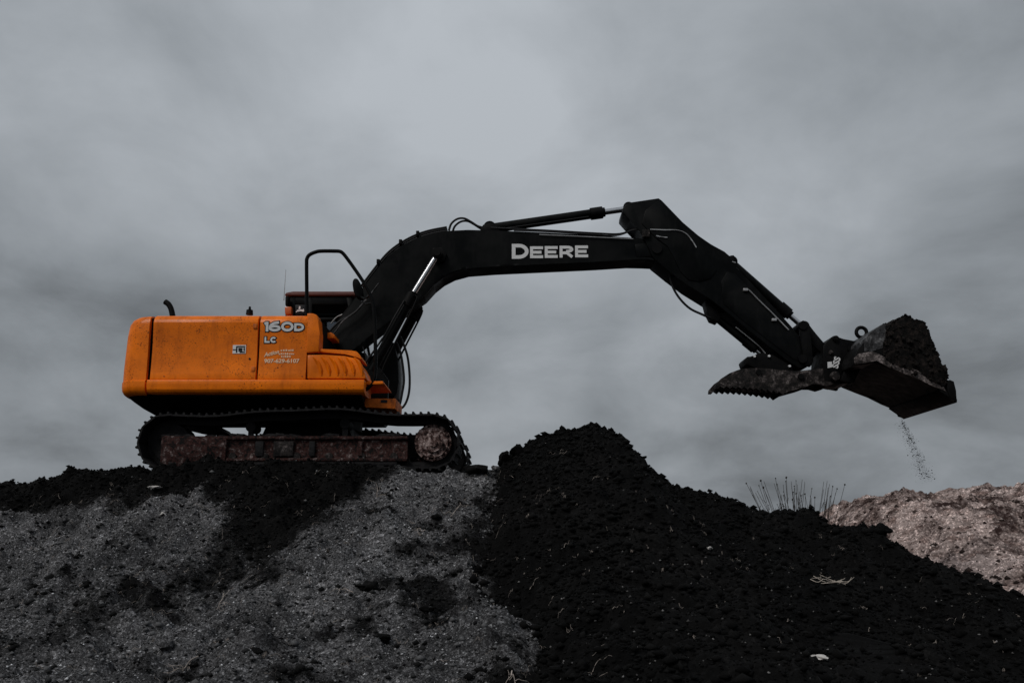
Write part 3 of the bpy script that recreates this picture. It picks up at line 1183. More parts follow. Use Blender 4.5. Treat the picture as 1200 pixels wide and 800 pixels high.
# things on the hood
bm = bmesh.new()
add_tube(bm, spline([at(202.5, 371, YS + .75), at(200.5, 362, YS + .75), at(197.5, 356.5, YS + .75), at(193.5, 353.5, YS + .75)], 5), .037, 12)
from_bm('exhaust_pipe', bm, M['black_worn'], ex, angle=60)
bm = bmesh.new()
p = at(292.5, 366, YS + .3)
add_cyl(bm, (p.x, p.y, p.z - .03), (p.x, p.y, p.z + .03), .045, .04, 16)
add_cyl(bm, (p.x, p.y, p.z + .03), (p.x, p.y, p.z + .075), .018, .014, 10)
from_bm('air_filler_cap', bm, M['black_worn'], ex)

# handrail on the right front corner and its mirror
YH = YS + .14
hp = [at(x, y, YH) for x, y in ((359.6, 370), (359.5, 340), (359.3, 310), (359.8, 303), (363, 298.4), (371, 295), (378, 294.2), (392, 294.2), (398, 294.6), (402, 297), (408, 304.5), (419, 320), (428, 334), (434, 346), (437.5, 358), (439, 375), (439.8, 400), (440, 430), (438.5, 444), (433, 453), (426, 457.5), (421.5, 456))]
hr = tube('handrail', hp, .0235, M['black'], ex, 4, 10)
tube('rail_brace', [at(436.5, 354.5, YH), at(429, 356, YH + .25), at(424, 353, YH + .5)], .012, M['black'], hr, 4, 8)
bm = bmesh.new()
mpts = [(413, 329), (414.5, 326.2), (417.5, 325.4), (420, 327.5), (422.5, 334), (424, 342), (424.2, 348), (421, 348.5), (416.5, 347), (413.8, 340), (412.8, 333)]
add_prism(bm, prof(mpts, YH + .3), YH + .3, YH + .46)
bev(bm, .02, 3)
mi = from_bm('mirror', bm, M['black'], ex)
tube('mirror_stay', [at(421, 346, YH + .36), at(427, 350, YH + .2), at(433.5, 346, YH)], .012, M['black'], mi, 4, 8)

# platform, step and bracket at the right front
bm = bmesh.new()
add_prism(bm, prof([(424, 446.3), (448.5, 446.3), (450.5, 449.6), (424, 450.8)], YS + .12), YS + .12, YS + .75)
bev(bm, .006)
from_bm('step_plate', bm, M['orange'], rf)
bm = bmesh.new()
add_prism(bm, prof([(421, 458), (427, 459), (426, 466), (432, 467.5), (464, 466.6), (463.5, 479), (428, 477), (424.5, 470)], YS + .3), YS + .3, YS + .9)
bev(bm, .01)
br = from_bm('step_bracket', bm, M['orange_dirty'], rf)
bm = bmesh.new()
add_prism(bm, prof([(446.5, 468.4), (454, 468.4), (453.6, 471.6), (446.2, 471.6)], YS + .295), YS + .29, YS + .32)
from_bm('step_slot', bm, M['decal_black'], br)

# boom mounting and swing gear box seen in front of the house
bm = bmesh.new()
add_prism(bm, prof([(424, 440), (432, 418), (452, 400), (461, 399), (466, 420), (467, 445), (464, 463), (424, 466)], YC + .15), YC + .2, YC + .75)
bev(bm, .03, 2)
from_bm('tool_box', bm, M['black'], ex)
bm = bmesh.new()
for y in (YC - .36, YC + .30):
    add_prism(bm, prof([(352, 470), (358, 408), (384, 402), (412, 420), (446, 432), (456, 446), (455, 470)], YC - .3), y, y + .06)
bev(bm, .008)
from_bm('boom_bracket', bm, M['black'], ex)

# ---- cab on the far side
YCB, YCE = YC + .26, YSF
A_ = lambda x, y: (at(x, y, YCB).x, at(x, y, YCB).z)
zcf = z_bot + .1
roofz = at(380, 344.5, YCB).z
x_r, x_f = at(335, 350, YCB).x, at(408, 348, YCB).x
x_fb = at(420, 375, YCB).x
win_lo = at(380, 395, YCB).z
bm = bmesh.new()
# floor pan and low side walls
add_prism(bm, [(x_r, zcf), (x_fb + .1, zcf), (x_fb + .12, win_lo - .22), (x_r, win_lo - .18)], YCB, YCE)
bev(bm, .02)
cab = from_bm('cab', bm, M['black'], ex)
bm = bmesh.new()
add_prism(bm, [(x_r - .02, roofz - .03), (x_r + .0, roofz + .015), (x_r + .10, roofz + .035), (at(418, 344, YCB).x, roofz + .035), (at(420.5, 346, YCB).x, roofz - .03)], YCB - .03, YCE - .02)
bev(bm, .02, 3)
rfc = from_bm('cab_roof', bm, M['roof'], cab)
bm = bmesh.new()
p = at(350.5, 341, YCB + .2)
add_cyl(bm, (p.x, p.y, roofz + .03), (p.x, p.y, roofz + .085), .06, .045, 14)
from_bm('roof_knob', bm, M['black_worn'], rfc)
# corner posts
for y in (YCB, YCE - .07):
    prism('cab_post', [(x_r, win_lo - .2), (x_r + .12, win_lo - .2), (x_r + .14, roofz - .04), (x_r + .01, roofz - .04)], y, y + .07, M['black'], cab, .012)
    prism('cab_post', [(x_fb - .02, win_lo - .25), (x_fb + .06, win_lo - .25), (x_f + .05, roofz - .04), (x_f - .03, roofz - .04)], y, y + .07, M['black'], cab, .012)
    xq = at(360, 360, YCB).x
    prism('cab_post', [(xq, win_lo - .2), (xq + .07, win_lo - .2), (xq + .07, roofz - .04), (xq, roofz - .04)], y, y + .07, M['black'], cab, .01)
box('window_header', (x_r + .05, YCB + .004, roofz - .15), (x_f + .05, YCB + .06, roofz - .035), M['black'], cab)
box('window_header', (x_r + .05, YCE - .064, roofz - .15), (x_f + .05, YCE - .01, roofz - .035), M['black'], cab)
zr = at(380, 373.5, YCB).z
box('window_rail', (x_r + .05, YCB + .006, zr - .02), (x_fb - .02, YCB + .05, zr + .02), M['black'], cab)
# glazing: dark upper panes, clear lower panes
for y in (YCB + .025, YCE - .035):
    prism('window_pane', [(x_r + .1, zr + .01), (x_fb - .07, zr + .01), (x_f + .0, roofz - .1), (x_r + .1, roofz - .1)], y, y + .006, M['glass_dark'], cab, 0)
    prism('window_pane', [(x_r + .1, win_lo - .2), (x_fb - .0, win_lo - .2), (x_fb - .04, zr), (x_r + .1, zr)], y, y + .006, M['glass'], cab, 0)
bm = bmesh.new()
add_poly(bm, [(x_fb + .03, YCB + .07, win_lo - .2), (x_fb + .03, YCE - .07, win_lo - .2), (x_f + .02, YCE - .07, roofz - .06), (x_f + .02, YCB + .07, roofz - .06)],
         [(x_fb + .036, YCB + .07, win_lo - .2), (x_fb + .036, YCE - .07, win_lo - .2), (x_f + .026, YCE - .07, roofz - .06), (x_f + .026, YCB + .07, roofz - .06)])
from_bm('windscreen', bm, M['glass'], cab)
bm = bmesh.new()
add_prism(bm, [(x_r + .02, win_lo - .2), (x_r + .05, win_lo - .2), (x_r + .05, roofz - .05), (x_r + .02, roofz - .05)], YCB + .07, YCE - .07)
from_bm('rear_panel', bm, M['black'], cab)
bm = bmesh.new()
sx0 = at(354, 380, YCB + .4).x
add_prism(bm, [(sx0 - .22, win_lo - .25), (sx0 + .25, win_lo - .25), (sx0 + .28, win_lo - .14), (sx0 - .05, win_lo - .1), (sx0 - .12, zr + .22), (sx0 - .22, zr + .24), (sx0 - .27, win_lo)], YCB + .28, YCB + .78)
bev(bm, .04, 3)
from_bm('operator_seat', bm, M['rubber'], cab)
tube('wiper_arm', [at(388, 379, YCB - .01), at(395, 371.5, YCB - .01), at(407, 366.5, YCB - .01), at(412, 364, YCB - .01)], .012, M['pipe'], cab, 4, 6)
# marker lamp, emblem plate, antenna behind the hood
bm = bmesh.new()
q = prof([(333.4, 359), (341.5, 359), (341.5, 368), (333.8, 368)], YCB - .25)
add_prism(bm, q, YCB - .25, YCB - .15)
bev(bm, .012)
from_bm('marker_lamp', bm, M['amber'], cab)
bm = bmesh.new()
add_prism(bm, prof([(334, 347), (337.5, 345.5), (337.5, 358), (334, 358)], YCB - .16), YCB - .16, YCB - .02)
bev(bm, .015)
from_bm('work_lamp', bm, M['black_worn'], cab)
bm = bmesh.new()
q = prof([(346, 357), (358.4, 357), (358.4, 368.5), (346, 368.5)], YCB - .3)
add_prism(bm, q, YCB - .3, YCB - .28)
bev(bm, .004)
emb = from_bm('emblem_plate', bm, M['decal_black'], cab)
bm = bmesh.new()
for pl in ([(350.4, 358.6), (352.2, 359.0), (351.6, 363.0), (349.8, 363.4)], [(347.6, 363.6), (350, 362.4), (355.4, 362.6), (356.6, 364.2), (355.6, 365.2), (352.5, 364.4), (349, 365.0)],
           [(355.2, 361.6), (356.4, 362.4), (356.2, 363.2), (355, 363)], [(346.6, 365), (348.2, 364.2), (348.6, 365), (347, 366)]):
    add_prism(bm, prof(pl, YCB - .304), YCB - .304, YCB - .30)
from_bm('emblem', bm, M['white'], emb, smooth=False)
cyl('antenna', at(332.6, 352, YCB - .1), at(335, 316, YCB - .1), .006, M['pipe'], cab, .003, 6)

# ---- boom
YB0, YB1 = YC - .20, YC + .16
bo = [(372, 425), (378, 402), (390, 384), (404, 364), (420, 344), (437, 321.5), (450, 305), (460, 295.5), (472, 287), (486, 279.8), (502, 274.6), (524, 270.6), (548, 269.4),
      (580, 270.2), (640, 272.6), (700, 276), (748, 279.2), (768, 281), (775, 289), (774, 301), (768, 306), (757, 304), (738, 304.6), (700, 307), (640, 309.8), (580, 312.6), (548, 315),
      (531, 318.6), (518, 325.2), (508, 334.5), (497, 347), (478, 360), (452, 379.5), (428, 398), (412, 410), (398, 430)]
boom = prism('boom', prof(bo, YB0), YB0, YB1, M['black'], ex, .012, 2, angle=25)
# welded flange strips that edge the side plate
bm = bmesh.new()
low = spline([at(x, y, YB0) for x, y in bo[20:34]], 4)
bot = [p + Vector((0, 0, .028)) for p in low]
for a, b in zip(range(len(low) - 1), range(1, len(low))):
    vs = []
    for p, dy in ((low[a], -.012), (low[b], -.012), (bot[b], -.012), (bot[a], -.012), (low[a], .01), (low[b], .01), (bot[b], .01), (bot[a], .01)):
        vs.append(bm.verts.new((p.x, YB0 + dy, p.z)))
    for f in ((0, 1, 2, 3), (4, 7, 6, 5), (0, 4, 5, 1), (3, 2, 6, 7), (0, 3, 7, 4), (1, 5, 6, 2)):
        bm.faces.new([vs[i] for i in f])
bmesh.ops.remove_doubles(bm, verts=bm.verts[:], dist=.0005)
from_bm('boom_flange', bm, M['black'], boom, angle=60)
pb_ = at(512.5, 298, YC - .33)
cyl('boom_pin', (pb_.x, YC - .42, pb_.z), (pb_.x, YC + .42, pb_.z), .05, M['black_worn'], boom)
prism('pin_boss', prof([(507, 291), (518, 290), (524, 298), (521, 307), (513, 309), (506, 302)], YB0 - .03), YB0 - .06, YB0 - .004, M['black_worn'], boom, .02)
prism('boom_doubler', prof([(744, 286), (763, 284.5), (768, 291), (766, 300), (746, 301.5)], YB0 - .015), YB0 - .015, YB0 + .004, M['black'], boom, .006)
p = at(770, 291, YC - .26)
cyl('boom_pin', p, p + Vector((0, .48, 0)), .07, M['black_worn'], boom)
# lettering
mpb = at(601, 300, YB0).x - at(600, 300, YB0).x
for ch, px, py, wp, hp_, sp_ in (('D', 599.8, 303.3, 19.6, 18.2, 4.3), ('E', 621.2, 302.6, 15.2, 14.4, 3.45), ('E', 638.4, 302.3, 15.2, 14.4, 3.45), ('R', 655.8, 301.9, 16.4, 14.4, 3.45), ('E', 674.0, 301.6, 15.2, 14.4, 3.45)):
    bm = letter_bm(ch, wp * mpb, hp_ * mpb, sp_ * mpb, 0, -.004, .001)
    bmesh.ops.translate(bm, verts=bm.verts[:], vec=at(px, py, YB0))
    from_bm('letter', bm, M['white'], boom, smooth=False)
# pipes on the boom back
for dy, dz in ((-.05, 0.03), (.03, .035), (.09, .03)):
    tube('boom_pipe', [at(x, y, YB0 + .1) + Vector((0, dy, dz)) for x, y in ((424, 338.5), (440, 317.5), (452, 303), (462, 294), (474, 286), (488, 279), (504, 273.8), (524, 270))], .014, M['rubber'], boom, 4, 7)
tube('boom_pipe', [at(x, y, YB0 - .01) for x, y in ((602, 270), (640, 271.4), (690, 274.6), (722, 276), (741, 270), (752, 268.6))], .011, M['rubber'], boom, 5, 7)
tube('boom_pipe', [at(x, y, YB0 + .03) for x, y in ((575, 267), (640, 270), (700, 273.4), (726, 274), (744, 268.8), (760, 267.6))], .013, M['rubber'], boom, 5, 7)
tube('boom_pipe', [at(x, y, YB0 - .02) for x, y in ((632, 275), (690, 277.5), (742, 280))], .006, M['pipe'], boom, 5, 6)
for x, y in ((444, 310), (490, 277), (470, 287), (422, 340)):
    p = at(x, y, YB0 + .08)
    box('pipe_clamp', (p.x - .022, p.y - .08, p.z - .01), (p.x + .022, p.y + .12, p.z + .055), M['black_worn'], boom, .006)
for k, (dx, dy) in enumerate(((0, 0), (4, .06))):
    tube('hose', [at(x + dx, y + dx * .8, YC + dy) for x, y in ((526, 270), (529, 262), (536, 256.6), (544, 256), (552, 260), (560, 265), (568, 267))], .016, M['rubber'], boom, 5, 8)
prism('cylinder_lug', prof([(562, 271), (566, 263), (574, 260.6), (582, 263), (586, 271)], YC - .11), YC - .11, YC + .11, M['black_worn'], boom, .012)

# pipes and hoses at the boom foot
tube('hose', [at(x, y, YB0 - .08) for x, y in ((372, 408), (384, 391), (396, 378), (410, 370), (420, 362), (432, 346))], .015, M['rubber'], boom, 5, 8)
tube('hose', [at(x, y, YB0 - .12) for x, y in ((378, 404), (392, 390), (402, 376), (416, 366), (430, 350), (444, 332))], .011, M['worn_grey'], boom, 5, 8)
prism('foot_cover', prof([(373.5, 390), (388, 389.4), (392, 392), (392, 396), (374, 396.5)], YS + .55), YS + .55, YS + .85, M['orange'], ex, .004)

# ---- boom lift cylinders
for s in (-1, 1):
    yy = YC + s * .33
    shift = Vector((0, yy - (YC - .33), 0))
    Yn = YC - .33
    top, glb, foot = at(512.5, 298, Yn), at(483, 346.5, Yn), at(432, 441, Yn)
    ax = (glb - foot).normalized()
    gl = foot + ax * (glb - foot).length
    bm = bmesh.new()
    add_cyl(bm, foot, gl, .066, n=22)
    add_cyl(bm, foot - Vector((0, .07, 0)), foot + Vector((0, .07, 0)), .085, n=20)
    c = from_bm('boom_cylinder', bm, M['black'], ex)
    c.location = shift
    bm = bmesh.new()
    add_cyl(bm, gl - ax * .16, gl + ax * .02, .083, n=22)
    add_cyl(bm, gl + ax * .02, gl + ax * .05, .062, n=22)
    from_bm('cylinder_gland', bm, M['black_worn'], c)
    bm = bmesh.new()
    add_cyl(bm, gl + ax * .03, top - ax * .05, .041, n=20)
    from_bm('piston_rod', bm, M['chrome'], c)
    bm = bmesh.new()
    add_cyl(bm, top - Vector((0, .06, 0)), top + Vector((0, .06, 0)), .075, n=20)
    from_bm('rod_eye', bm, M['black_worn'], c)
    tube('cylinder_pipe', [at(x, y, Yn - .08) for x, y in ((447, 437), (452, 424), (470, 388), (488, 352), (486, 346))], .014, M['black_worn'], c, 4, 7)

# hanging hose loops in front
for pts, r in ((((469, 394), (474, 406), (478, 420), (480, 440), (479.5, 458), (476, 471), (470.5, 478), (466.5, 474), (464.5, 462)), .016),
               (((464, 400), (469, 412), (472, 428), (473.4, 446), (471, 462), (469, 472), (467, 477), (464, 472), (463, 464)), .016),
               (((425, 406), (428.5, 417), (430, 424), (436, 415), (448, 396)), .010)):
    tube('hanging_hose', [at(x, y, YC - .25) for x, y in pts], r, M['rubber'], ex, 5, 8)
tube('hose', [at(x, y, YC - .42) for x, y in ((424, 430), (436, 414), (450, 394), (462, 372), (474, 352))], .013, M['rubber'], boom, 5, 8)

# ---- arm (stick)
YA0, YA1 = YC - .235, YC + .195
ao = [(729.6, 249), (730, 243.5), (734, 239.2), (740, 236.8), (772, 232), (776, 235), (800, 260.5), (818, 277), (832, 285.5), (849, 294.4), (855, 299.5), (856.6, 306), (862, 314),
      (880, 331), (905, 358), (926, 381), (944, 403), (950, 412), (951, 424), (946, 430), (936, 431), (922, 421.5), (900, 404.5), (870, 380.5), (846, 361), (832, 350),
      (806, 334), (786, 319), (768, 305), (762, 296), (757, 282), (748, 267), (738, 258)]
arm = prism('arm', prof(ao, YA0), YA0, YA1, M['black'], ex, .012, 2, angle=25)
# raised nose plate and rear bracket plate
prism('arm_doubler', prof([(752, 262), (756, 247), (771, 235), (796, 262), (826, 296), (840, 316), (833, 326.5), (820, 330), (807, 328), (797, 318), (790, 302), (783, 288), (770, 280)], YA0 - .014), YA0 - .014, YA0 + .004, M['black'], arm, .008)
prism('arm_doubler', prof([(845, 330), (852, 318), (862, 321), (928, 389), (941, 410), (940, 423), (930, 421), (900, 398), (868, 373), (848, 356)], YA0 - .008), YA0 - .008, YA0 + .004, M['black'], arm, .005)
cyl('arm_pin', at(735, 248, YC) - Vector((0, .2, 0)), at(735, 248, YC) + Vector((0, .16, 0)), .05, M['black_worn'], arm)
p = at(941, 420, YC - .28)
cyl('arm_pin', p, p + Vector((0, .54, 0)), .06, M['black_worn'], arm)
tube('arm_pipe', [at(x, y, YA0 - .02) for x, y in ((762, 269), (778, 269.6), (794, 270), (804, 274), (811, 282), (816, 290))], .009, M['pipe'], arm, 5, 6)
tube('arm_pipe', [at(x, y, YA0 - .02) for x, y in ((769, 276.4), (776, 278), (782, 278.4))], .009, M['pipe'], arm, 5, 6)
p = at(757, 274, YA0 - .03)
box('pipe_clamp', (p.x - .05, p.y - .02, p.z - .05), (p.x + .05, p.y + .06, p.z + .06), M['mud_steel'], arm, .01)
tube('arm_pipe', [at(x, y, YA0 - .02) for x, y in ((873.5, 339), (878, 340.4), (890, 352.5), (906, 368), (924, 386.5))], .010, M['pipe'], arm, 5, 6)
for x, y in ((873.8, 339.4), (907.4, 374.6)):
    p = at(x, y, YA0 - .03)
    box('pipe_fitting', (p.x - .032, p.y - .01, p.z - .02), (p.x + .032, p.y + .05, p.z + .02), M['pipe'], arm, .008)
# the slack hose under the elbow
tube('hose', [at(x, y, YC - .1) for x, y in ((785, 322), (788, 335), (796, 349), (808, 361), (822, 368), (834, 372.5), (840, 370))], .017, M['rubber'], arm, 6, 8)

# bucket cylinder foot bracket with fittings
prism('cylinder_lug', prof([(840, 300), (852, 297), (861, 305), (864, 314), (858, 320), (846, 312)], YC - .14), YC - .14, YC + .12, M['black_worn'], arm, .012)
tube('hose', [at(x, y, YC - .16) for x, y in ((836, 324), (846, 314), (856, 311), (864, 316), (868, 322))], .016, M['rubber'], arm, 5, 8)
tube('hose', [at(x, y, YC - .17) for x, y in ((850, 312), (856, 307), (862, 308))], .010, M['pipe'], arm, 5, 8)
p = at(858.5, 306, YC - .1)
box('pipe_fitting', (p.x - .02, p.y - .02, p.z - .02), (p.x + .02, p.y + .04, p.z + .08), M['black_worn'], arm, .006)


def ram(name, p0, p1, p2, r, rod_r, y=YC, rodmat='chrome', gl=.17):
    a, b, c = at(*p0, y), at(*p1, y), at(*p2, y)
    d = (c - a).normalized()
    b = a + d * (b - a).dot(d)
    bm = bmesh.new()
    add_cyl(bm, a, b, r, n=22)
    add_cyl(bm, a - Vector((0, r * 1.1, 0)), a + Vector((0, r * 1.1, 0)), r * 1.25, n=20)
    o = from_bm(name, bm, M['black'], ex)
    bm = bmesh.new()
    add_cyl(bm, b - d * gl, b, r * 1.24, n=22)
    add_cyl(bm, b, b + d * .035, r * .95, n=22)
    from_bm('cylinder_gland', bm, M['black_worn'], o)
    bm = bmesh.new()
    add_cyl(bm, b, c - d * .03, rod_r, n=18)
    from_bm('piston_rod', bm, M[rodmat], o)
    bm = bmesh.new()
    add_cyl(bm, c - Vector((0, .07, 0)), c + Vector((0, .07, 0)), rod_r * 1.8, n=18)
    from_bm('rod_eye', bm, M['black_worn'], o)
    return o


ac = ram('arm_cylinder', (574, 268), (706, 249.6), (736, 244.6), .069, .042)
tube('cylinder_pipe', [at(x, y, YC - .085) for x, y in ((582, 269), (600, 266.5), (640, 261), (690, 254))], .010, M['rubber'], ac, 4, 7)
bc = ram('bucket_cylinder', (856, 308), (923, 369.5), (941, 383), .066, .038)

# ---- linkage, coupler, thumb, bucket
for y in (YC - .27, YC + .19):
    prism('guide_link', prof([(936, 378), (941, 375.5), (946.5, 379), (949, 392), (951, 410), (953, 424), (949, 430), (943, 428), (940, 412), (937, 394)], YC - .25), y, y + .045, M['black_worn'], ex, .008)
for y in (YC - .17, YC + .09):
    prism('bucket_link', prof([(936.5, 380), (940, 376.5), (945.5, 377.5), (953, 388), (967, 404), (969, 412), (964, 416), (950, 402), (938.5, 387)], YC - .15), y, y + .07, M['black_worn'], ex, .01)
p = at(941, 381, YC - .29)
cyl('link_pin', p, p + Vector((0, .55, 0)), .058, M['black_worn'], ex)

cp = [(964.5, 405), (969, 400), (974, 397), (976, 393.6), (980, 392.6), (983.6, 395.4), (988, 398), (1002, 400.6), (1012, 397), (1024, 388), (1030, 400), (1026, 416), (1010, 424), (1001, 436), (998, 448), (984, 450), (966, 446), (964, 425)]
cpl = prism('quick_coupler', prof(cp, YC - .24), YC - .24, YC + .20, M['black_worn'], ex, .012)
for x, y, r, mt, t in ((973.4, 413, .030, 'mud_steel', .02), (994.5, 437, .072, 'mud_steel', .05), (997, 409, .05, 'black_worn', .035), (979, 397, .04, 'black_worn', .03), (994.6, 451, .025, 'mud_steel', .03)):
    p = at(x, y, YC - .24)
    bm = bmesh.new()
    add_cyl(bm, (p.x, p.y + .02, p.z), (p.x, p.y - t, p.z), r, n=20)
    add_cyl(bm, (p.x, p.y - t, p.z), (p.x, p.y - t - .012, p.z), r * .6, n=16)
    from_bm('pin_head', bm, M[mt], cpl)
bm = bmesh.new()
add_prism(bm, prof([(969.8, 424), (974.8, 423.6), (975, 430.2), (970, 431)], YC - .245), YC - .246, YC - .238)
from_bm('white_tag', bm, M['white'], cpl)
me = text_mesh('SSS', .115, 1.0, .004, .0015)
o = link('coupler_lettering', me, M['white'], cpl, smooth=False)
p = at(981.5, 432, YC - .245)
o.location = p - OFF
o.rotation_euler = (0, -math.radians(72), 0)
bm = bmesh.new()
p = at(978, 441, YC - .26)
add_cyl(bm, (p.x, p.y + .06, p.z), (p.x, p.y - .05, p.z), .066, n=9)
bev(bm, .012)
from_bm('muddy_lock_nut', bm, M['mud_steel'], cpl)

# thumb: ribbed curved jaw with teeth on the inside edge, worn arm behind it
tt = [(838, 455.5), (838.5, 451), (845, 443.5), (855, 437), (867, 432.5), (880, 431), (897, 431.5), (915, 433.4), (936, 435.2), (950, 433), (963, 431.5), (976, 433), (982, 437), (985, 444),
      (976, 450), (968, 452.5), (960, 449.5), (952, 449.5), (944, 453), (935, 455.5), (924, 458), (917, 463)]
n_t = 11
teeth = []
for k in range(n_t):
    f0, f1, f2 = k / n_t, (k + .55) / n_t, (k + .9) / n_t
    bx = lambda f: 917 + (841 - 917) * f
    by = lambda f: 462 + (455 - 462) * f - 2.2 * math.sin(math.pi * f)
    teeth += [(bx(f1), by(f1) - 3.4), (bx(f2), by(f2) + .6)]
th = prism('thumb', prof(tt + teeth, YC - .235), YC - .235, YC - .17, M['mud_steel'], ex, .006)
prism('jaw_plate', prof(tt + teeth, YC - .235), YC + .13, YC + .195, M['mud_steel'], th, .006)
prism('jaw_plate', prof([(842, 450), (856, 440), (870, 435.5), (915, 436.5), (936, 438.5), (930, 453), (915, 457), (880, 455), (846, 452)], YC - .2), YC - .165, YC + .125, M['black_worn'], th, .012)
for x, y in ((889, 436), (938, 441)):
    p = at(x, y, YC - .24)
    cyl('pin_head', (p.x, p.y + .02, p.z), (p.x, p.y - .022, p.z), .036, M['black_worn'], th)
# thumb cylinder under the arm and its bracket
tc_ = ram('thumb_cylinder', (838, 371), (884, 409), (908, 428.5), .052, .03, YC - .05)
tube('cylinder_pipe', [at(x, y, YC - .12) for x, y in ((862, 383), (877, 395), (890, 406), (897, 414))], .009, M['pipe'], tc_, 4, 6)
prism('thumb_bracket', prof([(873, 421), (876, 417.4), (882, 418), (890, 413), (905, 415), (928, 428), (930, 435), (905, 434), (884, 430), (875, 427)], YC - .2), YC - .2, YC + .14, M['black_worn'], ex, .012)
for x, y in ((884, 417.6), (901, 417.2), (925, 429)):
    p = at(x, y, YC - .21)
    cyl('bracket_bolt', (p.x, p.y + .02, p.z), (p.x, p.y - .02, p.z), .017, M['white'], bpy.data.objects['thumb_bracket'], n=6)
prism('thumb_lug', prof([(826, 352), (840, 360), (846, 368), (842, 377), (834, 374), (829, 364)], YC - .12), YC - .12, YC + .08, M['black_worn'], arm, .01)

# bucket
BY0, BY1 = YC - .70, YC + .74
shell = [(1023, 392), (1013, 400), (1006, 409), (1001.5, 419), (1002, 427), (1010, 427.5), (1026, 424), (1040, 431), (1058, 437.5), (1076, 443), (1094, 453), (1108, 462), (1120, 470.5)]
so = prof(shell, BY0)
bm = bmesh.new()
thk = .03
inner = []
for i, (x, z) in enumerate(so):
    a = so[max(i - 1, 0)]; b = so[min(i + 1, len(so) - 1)]
    d = Vector((b[0] - a[0], b[1] - a[1])).normalized()
    inner.append((x - d.y * thk, z + d.x * thk))
for y0, y1 in ((BY0 + .035, BY1 - .035),):
    oa = [bm.verts.new((x, y0, z)) for x, z in so]; ob = [bm.verts.new((x, y1, z)) for x, z in so]
    ia = [bm.verts.new((x, y0, z)) for x, z in inner]; ib = [bm.verts.new((x, y1, z)) for x, z in inner]
    for i in range(len(so) - 1):
        bm.faces.new((oa[i], oa[i + 1], ob[i + 1], ob[i])); bm.faces.new((ia[i], ib[i], ib[i + 1], ia[i + 1]))
        bm.faces.new((oa[i], ia[i], ia[i + 1], oa[i + 1])); bm.faces.new((ob[i], ob[i + 1], ib[i + 1], ib[i]))
    bm.faces.new((oa[0], ob[0], ib[0], ia[0])); bm.faces.new((oa[-1], ia[-1], ib[-1], ob[-1]))
bk = from_bm('bucket', bm, M['black_worn'], ex, angle=40)
rim = [(1111, 447), (1100, 436), (1082, 418), (1062, 396), (1044, 381), (1034, 381.5), (1026, 386)]
for y in (BY0, BY1 - .035):
    prism('side_plate', prof(rim[::-1] + [(1023, 392)][:0] + [], BY0)[::-1] + prof(shell, BY0), y, y + .035, M['black_worn'], bk, .004)
# lower lip of the near side plate, painted pale for caught light
for y in (BY0 - .03, BY1):
    ws = [(1002, 427), (1001, 419.5), (1006, 414.5), (1022, 411.6), (1029, 414.2), (1040, 421), (1056, 427), (1074, 433.6), (1090, 443), (1106, 453.6), (1108.5, 459), (1092, 452), (1074, 443), (1058, 437), (1040, 430), (1027, 422), (1012, 425.5)]
    prism('lit_lip_strip', prof(ws, BY0 - .02), y, y + .03, M['strip'], bk, .006)
# cutting edge and side cutters
prism('cutting_edge', prof([(1100, 458), (1104, 454), (1121, 468), (1120.6, 472)], BY0), BY0 - .02, BY1 + .02, M['black_worn'], bk, .006)
for y in (BY0 - .03, BY1):
    prism('side_cutter', prof([(1109, 446), (1113, 445), (1117.5, 447), (1120, 458), (1121, 470), (1114, 468), (1110, 458)], BY0 - .02), y, y + .03, M['black_worn'], bk, .005)
# back shell top panel and lifting eye, ears
prism('back_plate', prof([(1012, 398), (1020, 389), (1034, 379.5), (1039, 380), (1037, 392), (1038, 408), (1022, 411.5), (1012, 413)], BY0), BY0 - .004, BY1 - .04, M['worn_grey'], bk, .02)
tor = bmesh.new()
c = at(1009.5, 389.5, BY0 + .45)
pts = [c + Vector((math.cos(a) * .07, 0, math.sin(a) * .07)) for a in np.linspace(0, 2 * math.pi, 20)]
add_tube(tor, pts, .026, 8)
from_bm('lifting_eye', tor, M['black_worn'], bk, angle=60)
for y in (YC - .32, YC + .24):
    prism('bucket_ear', prof([(984, 446), (992, 428), (1004, 412), (1020, 392), (1030, 400), (1012, 426), (1004, 438), (1000, 449)], YC - .3), y, y + .06, M['black_worn'], bk, .008)

OFF = Vector((0, 0, 0))


# ------------------------------------------------------------------ loose soil and small things
def blob_mesh(bm, c, r, sub=2, seed=0, squash=(1, 1, 1), amp=.35):
    rr = random.Random(seed)
    ret = bmesh.ops.create_icosphere(bm, subdivisions=sub, radius=1.0)
    o1, o2 = rr.uniform(0, 50), rr.uniform(0, 50)
    rot = Matrix.Rotation(rr.uniform(0, 6.3), 3, 'Z')
    for v in ret['verts']:
        n = v.co.copy()
        k = float(fbm(np.array([n.x * 1.3 + o1 + n.z]), np.array([n.y * 1.3 + o2 - n.z * .7]), 1.2, 3, seed)[0])
        p = rot @ Vector((n.x * squash[0], n.y * squash[1], n.z * squash[2]))
        v.co = Vector(c) + p * r * (1 + amp * 2 * k)


